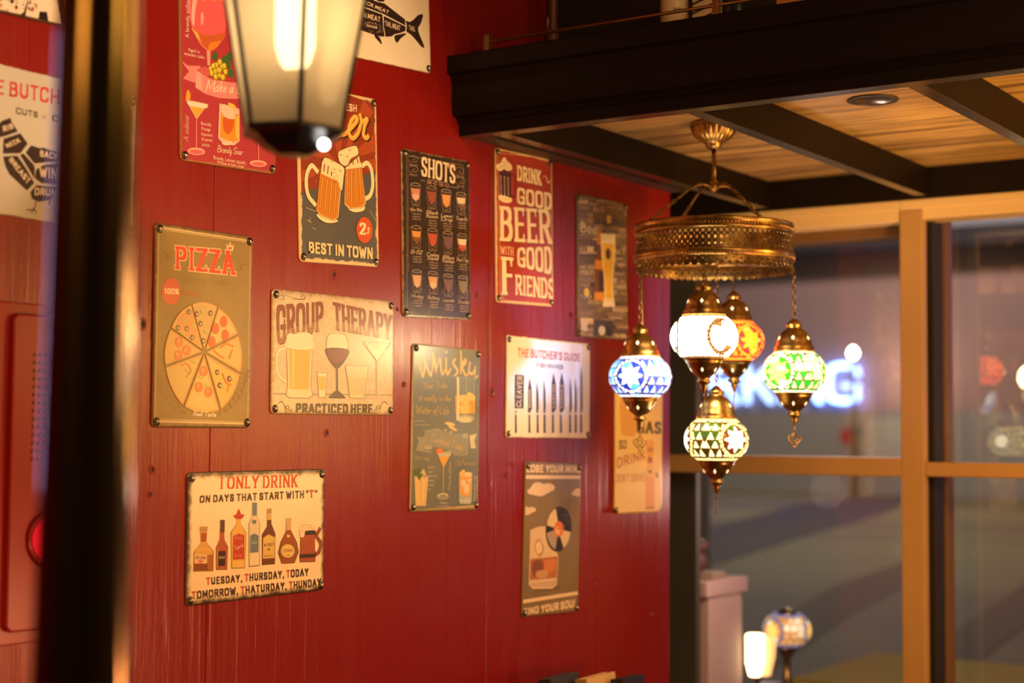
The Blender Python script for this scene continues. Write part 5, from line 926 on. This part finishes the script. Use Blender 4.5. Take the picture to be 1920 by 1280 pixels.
x, y = at(.005, 0); hung_lamp('amber mosaic globe hanging lowest in the middle', (x, y, 1.548), 1.0, palette('amber', (1, .85, .5), (.22, .06, .015), (1, .72, .22), (1, .78, .3), (.16, .10, .02), (.08, .2, .03), (5, .4, 3.6, 3, .2, .3)), toC+.55, (x, y, 1.886), 'bead')
# ------------------------------------------------------------------ foreground: lantern and post
LB = mat('lantern_black', (.012, .010, .009), .3); LBR = mat('lantern_bronze', (.14, .09, .04), .3, .8)
def panel_mat():
    M = bpy.data.materials.new('smoky_lantern_glass'); M.use_nodes = True; nt = M.node_tree; nt.nodes.remove(nt.nodes['Principled BSDF'])
    tl = nd(M, 'ShaderNodeBsdfTranslucent'); tl.inputs[0].default_value = (.62, .52, .36, 1); df = nd(M, 'ShaderNodeBsdfDiffuse'); df.inputs[0].default_value = (.36, .27, .14, 1)
    tr = nd(M, 'ShaderNodeBsdfTransparent'); tr.inputs[0].default_value = (1, .92, .78, 1); gl = nd(M, 'ShaderNodeBsdfGlossy'); gl.inputs['Roughness'].default_value = .12; gl.inputs[0].default_value = (1, .9, .7, 1)
    a = nd(M, 'ShaderNodeMixShader'); a.inputs[0].default_value = .3; b = nd(M, 'ShaderNodeMixShader'); b.inputs[0].default_value = .38; c = nd(M, 'ShaderNodeMixShader'); c.inputs[0].default_value = .07
    lk(M, tl.outputs[0], a.inputs[1]); lk(M, df.outputs[0], a.inputs[2]); lk(M, a.outputs[0], b.inputs[1]); lk(M, tr.outputs[0], b.inputs[2]); lk(M, b.outputs[0], c.inputs[1]); lk(M, gl.outputs[0], c.inputs[2]); lk(M, c.outputs[0], nt.nodes['Material Output'].inputs[0]); return M
PGL = panel_mat(); BULB = mat('bulb_warm', (1, .8, .5), .4, 0, .5, (1, .82, .56), 17)
def lantern(name, label, cat, c, k, a_front, chain_to, watts):
    t = thing(name, label, cat, c); cx, cy, cz = c
    def lp(m, nm, M, par=t, bv=0):
        o = m.obj(nm, M, par, bv); pin(o); return o
    hexv = lambda R_, z: [(cx+R_*k*math.cos(a_front+q*PI/3), cy+R_*k*math.sin(a_front+q*PI/3), cz+z*k) for q in range(6)]
    z0, z1, r0, r1 = .019, .20, .0365, .0695
    lo, hi = hexv(r0, z0), hexv(r1, z1)
    m = MB(); L = [(.0001, 0), (.012, .001), (.022, .006), (.031, .013), (.0395, .0165), (.0395, .0195), (.030, .0215), (.0001, .0216)]
    vs = [p for r, z in L for p in hexv(r, z)]; m.add(vs, [(j*6+q, j*6+(q+1) % 6, (j+1)*6+(q+1) % 6, (j+1)*6+q) for j in range(len(L)-1) for q in range(6)]); lp(m, 'base_cap', LB)
    m = MB(); L = [(.0001, .198), (.072, .198), (.076, .203), (.060, .222), (.034, .238), (.014, .25), (.010, .26), (.0001, .262)]
    vs = [p for r, z in L for p in hexv(r, z)]; m.add(vs, [(j*6+q, j*6+(q+1) % 6, (j+1)*6+(q+1) % 6, (j+1)*6+q) for j in range(len(L)-1) for q in range(6)]); lp(m, 'roof', LB)
    for q in range(6):
        m = MB(); m.tube([lo[q], hi[q]], .0019*k, 6); lp(m, 'frame_bar', LB)
        a, b, d, e = (Vector(v) for v in (lo[q], lo[(q+1) % 6], hi[(q+1) % 6], hi[q])); nn = (b-a).cross(e-a).normalized()*.001
        m = MB(); m.add([v+nn*s_ for s_ in (0, 1) for v in (a, b, d, e)], [(0, 1, 2, 3), (7, 6, 5, 4), (0, 4, 5, 1), (1, 5, 6, 2), (2, 6, 7, 3), (3, 7, 4, 0)]); lp(m, 'glass_panel', PGL)
    m = MB(); m.lathe([(.007*k, z*k) for z in (.0215, .062)], 14, c); lp(m, 'bulb_holder', LBR)
    m = MB(); m.lathe([(r*k, z*k) for r, z in ((.006, .062), (.011, .068), (.0145, .08), (.0145, .125), (.011, .14), (.004, .15), (.0001, .152))], 18, c); lp(m, 'bulb', BULB)
    if chain_to:
        m = MB(); m.tube([(cx, cy, cz+.26*k), (cx, cy, chain_to)], .003, 8); m.lathe([(.02, chain_to-.012), (.02, chain_to)], 20, (cx, cy, 0)); lp(m, 'hanging_rod', LB)
    light(name+'_light', 'POINT', (cx, cy, cz+.12*k), (1, .70, .40), watts, .012)
    return t, lp
AF = math.atan2(-.561, -.8277)+math.radians(14.5)
t, lp = lantern('lantern', 'blurred six-sided glass lantern with black base, lit, close to the viewer', 'lantern', (1.2989, 1.1695, 1.8515), 1.522, AF, 3.2, .05)
GLINT = mat('glint_glow', (1, .97, .9), .3, 0, .5, (1, .92, .84), 7); m = MB(); m.ball((1.2989+.561*.0355-.8277*.02, 1.1695-.8277*.0355-.561*.02, 1.862), .0062, 12); lp(m, 'glint_ball', GLINT)  # small glowing ball added for the white highlight by the lantern base
POSTM = mat('post_black_gloss', (.20, .14, .07), .16, .95, .5, coat=.3)
p0, p1 = Vector((.7565, .8765, 0)), Vector((.7385, .8415, 2.3)); PR = [(.046, 0), (.046, .03), (.040, .04), (.034, .05), (.0335, .6), (.0325, 1.38), (.0300, 1.6), (.0275, 1.85), (.0255, 2.1), (.024, 2.3)]
m = MB(); m.lathe(PR, 64, p0, 0, (p1-p0).to_track_quat('Z', 'Y').to_matrix(), cap=False); m.lathe([(.024, 2.3), (.0001, 2.305)], 64, p0, 0, (p1-p0).to_track_quat('Z', 'Y').to_matrix(), cap=False)
tag(m.obj('post', POSTM), 'dark glossy blurred metal post close to the viewer, left of the lantern', 'post')
# ------------------------------------------------------------------ outside the window, night street
ASP = mat('asphalt', (.12, .12, .08), .75); co = coords(ASP, (.35, .16, 1)); lk(ASP, mixc(ASP, ramp(ASP, noise(ASP, co, 1.0, 3), .4, .62), (.19, .175, .07), (.11, .095, .05)), bsdf(ASP).inputs['Base Color'])
struct(MB().box(3.95, 60, -25, 45, .3, .5).obj('ground_street', ASP))
DKA = mat('dark_stripe', (.04, .03, .035), .8); DKB = mat('brown_stripe', (.085, .06, .04), .8)
for pts, M_ in (([(15.87, 8.39, 0.504), (11.19, 5.92, 0.504), (15.82, 7.04, 0.504), (24.48, 9.08, 0.504), (29.67, 11.01, 0.504), (24.22, 10.77, 0.504)], DKA), ([(7.38, 3.63, 0.504), (6.71, 3.14, 0.504), (9.27, 3.78, 0.504), (11.65, 4.25, 0.504), (14.02, 5.11, 0.504), (10.84, 4.58, 0.504)], DKB), ([(8.34, 2.9, 0.504), (7.08, 2.39, 0.504), (9.67, 2.81, 0.504), (12.7, 3.68, 0.504)], DKB)): struct(MB().add(pts, [tuple(range(len(pts)))]).obj('street_stripe', M_))  # flat darker stripes laid just over the street surface
FAC = mat('facade_mauve', (.30, .22, .21), .85); EAV = mat('eave_dark', (.012, .013, .02), .7); PALE = mat('fence_pale', (.36, .37, .34), .8)
b = thing('building', 'low mauve building across the street carrying the lit PARKING sign', 'building', (31, 12, .5))
def op(m, name, M, par, bv=0):
    o = m.obj(name, M, par, bv); pin(o); return o
op(MB().box(30.1, 36, -12, 40, .5, 5.2), 'walls', FAC, b); op(MB().box(29.4, 36.5, -12, 40, 5.2, 5.75), 'eave', EAV, b)
GUT = mat('gutter_blue', (.25, .3, .36), .5); op(MB().box(29.35, 29.45, -12, 40, 5.55, 5.72), 'gutter', GUT, b)
fw = thing('fence', 'pale boundary fence with a red mark in front of the mauve building', 'fence', (29, 12, .5)); op(MB().box(29.0, 29.12, 4, 40, .5, 2.08), 'panels', PALE, fw); REDM = mat('red_mark', (.6, .05, .06), .6, 0, .5)
m = MB(); m.lathe([(.16, .01), (.0001, .012)], 24, (28.99, 11.9, 1.62), 0, Matrix.Rotation(-PI/2, 3, 'Y'), cap=False); op(m, 'red_emblem', REDM, fw); WHB = mat('notice_white', (.6, .6, .5), .7); op(MB().box(28.95, 29, 10.75, 11.55, 1.1, 1.95), 'notice_board', WHB, fw)
SIGNW = mat('parking_letters', (.5, .6, 1), .4, 0, .5, (.32, .52, 1.0), 3.8)
ps = thing('letter_sign', 'glowing blue-white PARKING letters on the building across the street', 'sign', (29.9, 14.4, 2.2))
pg, L = write('PARKING', (.12, .1), gap=.2, width=1.1)
xx = 0; word = 'PARKING'; chars = []
for chx in word:
    q, l1 = write(chx, (.075, .06), width=1.15, round_nib=True); chars.append((chx, q, l1))
tot = sum(c_[2]+.16 for c_ in chars)-.16; Y0, Y1 = 16.85, 12.03; kx = (Y0-Y1)/tot
for chx, q, l1 in chars:
    m = MB()
    for poly, _ in q: m.prism([(xx+p[0], p[1]) for p in poly], lambda p, k_: (29.85+.1*k_, Y0-p[0]*kx, 2.26+p[1]*.79))
    op(m, 'letter', SIGNW, ps); xx += l1+.16
SL = mat('street_lamp_glow', (1, 1, .85), .5, 0, .5, (1, .97, .8), 30); t = thing('street_lamp', 'street lamp with a small round white glow above the PARKING sign', 'lamp', (28.0, 11.39, .5)); GREYP = mat('pole_grey', (.12, .12, .12), .6)
m = MB(); m.tube([(28, 11.39, .5), (28, 11.39, 3.05)], .05, 8); op(m, 'pole', GREYP, t); m = MB(); m.lathe([(.0001, 3.02), (.06, 3.10), (.075, 3.14), (.05, 3.19), (.0001, 3.24)], 20, (28, 11.39, 0)); op(m, 'lamp_head', SL, t)
light('street_lamp_bulb', 'POINT', (29.2, 11.0, 2.9), (1, .6, .4), 60, .15)
PINK = mat('pier_plaster', (.66, .48, .44), .8); t = thing('pier', 'pale pink plastered garden pier just outside the window', 'pier', (3.98, 2.05, .5)); op(MB().box(3.90, 4.10, 1.998, 2.3, .5, 1.125), 'shaft', PINK, t, .004); op(MB().box(3.87, 4.12, 1.988, 2.33, 1.125, 1.168), 'coping', PINK, t, .005)
BOX = mat('tan_block', (.42, .32, .22), .7); tag(MB().box(3.92, 4.0, 2.0, 2.12, 1.1685, 1.188).obj('tile_block', BOX, None, .002), 'flat tan block lying on the pink garden pier', 'block')
VAS = mat('vase_brown', (.13, .06, .045), .5); m = MB(); m.lathe([(.018, 1.1885), (.026, 1.20), (.028, 1.225), (.018, 1.24), (.03, 1.25), (.034, 1.262), (.02, 1.275), (.0001, 1.277)], 20, (3.95, 2.06, 0)); tag(m.obj('clay_pot', VAS), 'small brown clay pot on the tan block outside', 'pot')
POLE = mat('pole_pale', (.42, .46, .40), .7); m = MB(); m.tube([(6.3, 3.27, .5), (6.3, 3.27, 4.2)], .042, 14); m.lathe([(.09, .5), (.09, .54), (.045, .56)], 16, (6.3, 3.27, 0)); tag(m.obj('bollard_pole', POLE), 'pale grey-green pole outside, behind the pink pier', 'pole')
YEL = mat('yellow_tabletop', (.7, .5, .05), .85); ot = thing('patio_table', 'yellow outdoor table at the bottom of the window view', 'table', (5.4, 1.7, .5)); op(MB().box(4.95, 5.75, 1.2, 2.25, .72, .762), 'tabletop', YEL, ot, .004)
for x, y in ((5.0, 1.25), (5.7, 1.25), (5.0, 2.2), (5.7, 2.2)): op(MB().box(x-.02, x+.02, y-.02, y+.02, .5, .72), 'leg', GREYP, ot)
st = thing('lamp_stand', 'low brown stand outside that holds the small lit lamps', 'stand', (4.3, 2.0, .5)); op(MB().box(4.125, 4.5, 1.88, 2.12, .80, .82), 'top', VAS, st); 
for x, y in ((4.14, 1.91), (4.46, 1.91), (4.14, 2.09), (4.46, 2.09)): op(MB().box(x-.012, x+.012, y-.012, y+.012, .5, .8), 'leg', VAS, st)
GLW = mat('frosted_lamp', (1, .8, .5), .5, 0, .5, (1, .72, .36), 9); GLW2 = mat('frosted_side', (.9, .5, .2), .5, 0, .5, (1, .5, .16), 1.6)
t = thing('lamp', 'small bright white lantern outside the window, low by the pink pier', 'lamp', (4.15, 1.976, .8205)); c0 = Vector((4.15, 1.976, 0))
m = MB(); m.lathe([(.03, .8205), (.03, .828), (.008, .835), (.008, .875), (.02, .885), (.012, .89)], 20, c0); op(m, 'base', VAS, t); m = MB(); m.lathe([(.017, .888), (.026, .925), (.0265, 1.00), (.024, 1.004)], 6, c0-RT*.006, smooth=False); op(m, 'glass', GLW, t); m = MB(); m.lathe([(.020, .885), (.032, .935), (.036, .985), (.012, .998)], 6, c0+RT*.022+FW*.03, smooth=False); op(m, 'side_glass', GLW2, t)
t = thing('mosaic_lamp', 'orange mosaic globe lamp with blue bands, outside beside the small white lantern', 'lamp', (4.38, 1.99, .8205)); c1 = (4.38, 1.99, .994)
m = MB(); globe_mesh(m, c1, 1.12, toC-.9, 8, .0625, .042); op(m, 'mosaic_globe', palette('out', (1, .6, .15), (.9, .45, .1), (.25, .35, .9), (1, .62, .25), (.9, .4, .12), (1, .85, .6), (1.3, .45, .5, .9, .5, 1.2)), t)
m = MB(); m.lathe([(.05, .8205), (.05, .828), (.012, .84), (.010, .91), (.02, .93), (.038, .952)], 24, (4.38, 1.99, 0)); op(m, 'base', BR1, t); m = MB(); m.lathe([(.036, 1.036), (.02, 1.05), (.004, 1.056)], 20, (4.38, 1.99, 0)); op(m, 'upper_cap', BR1, t)
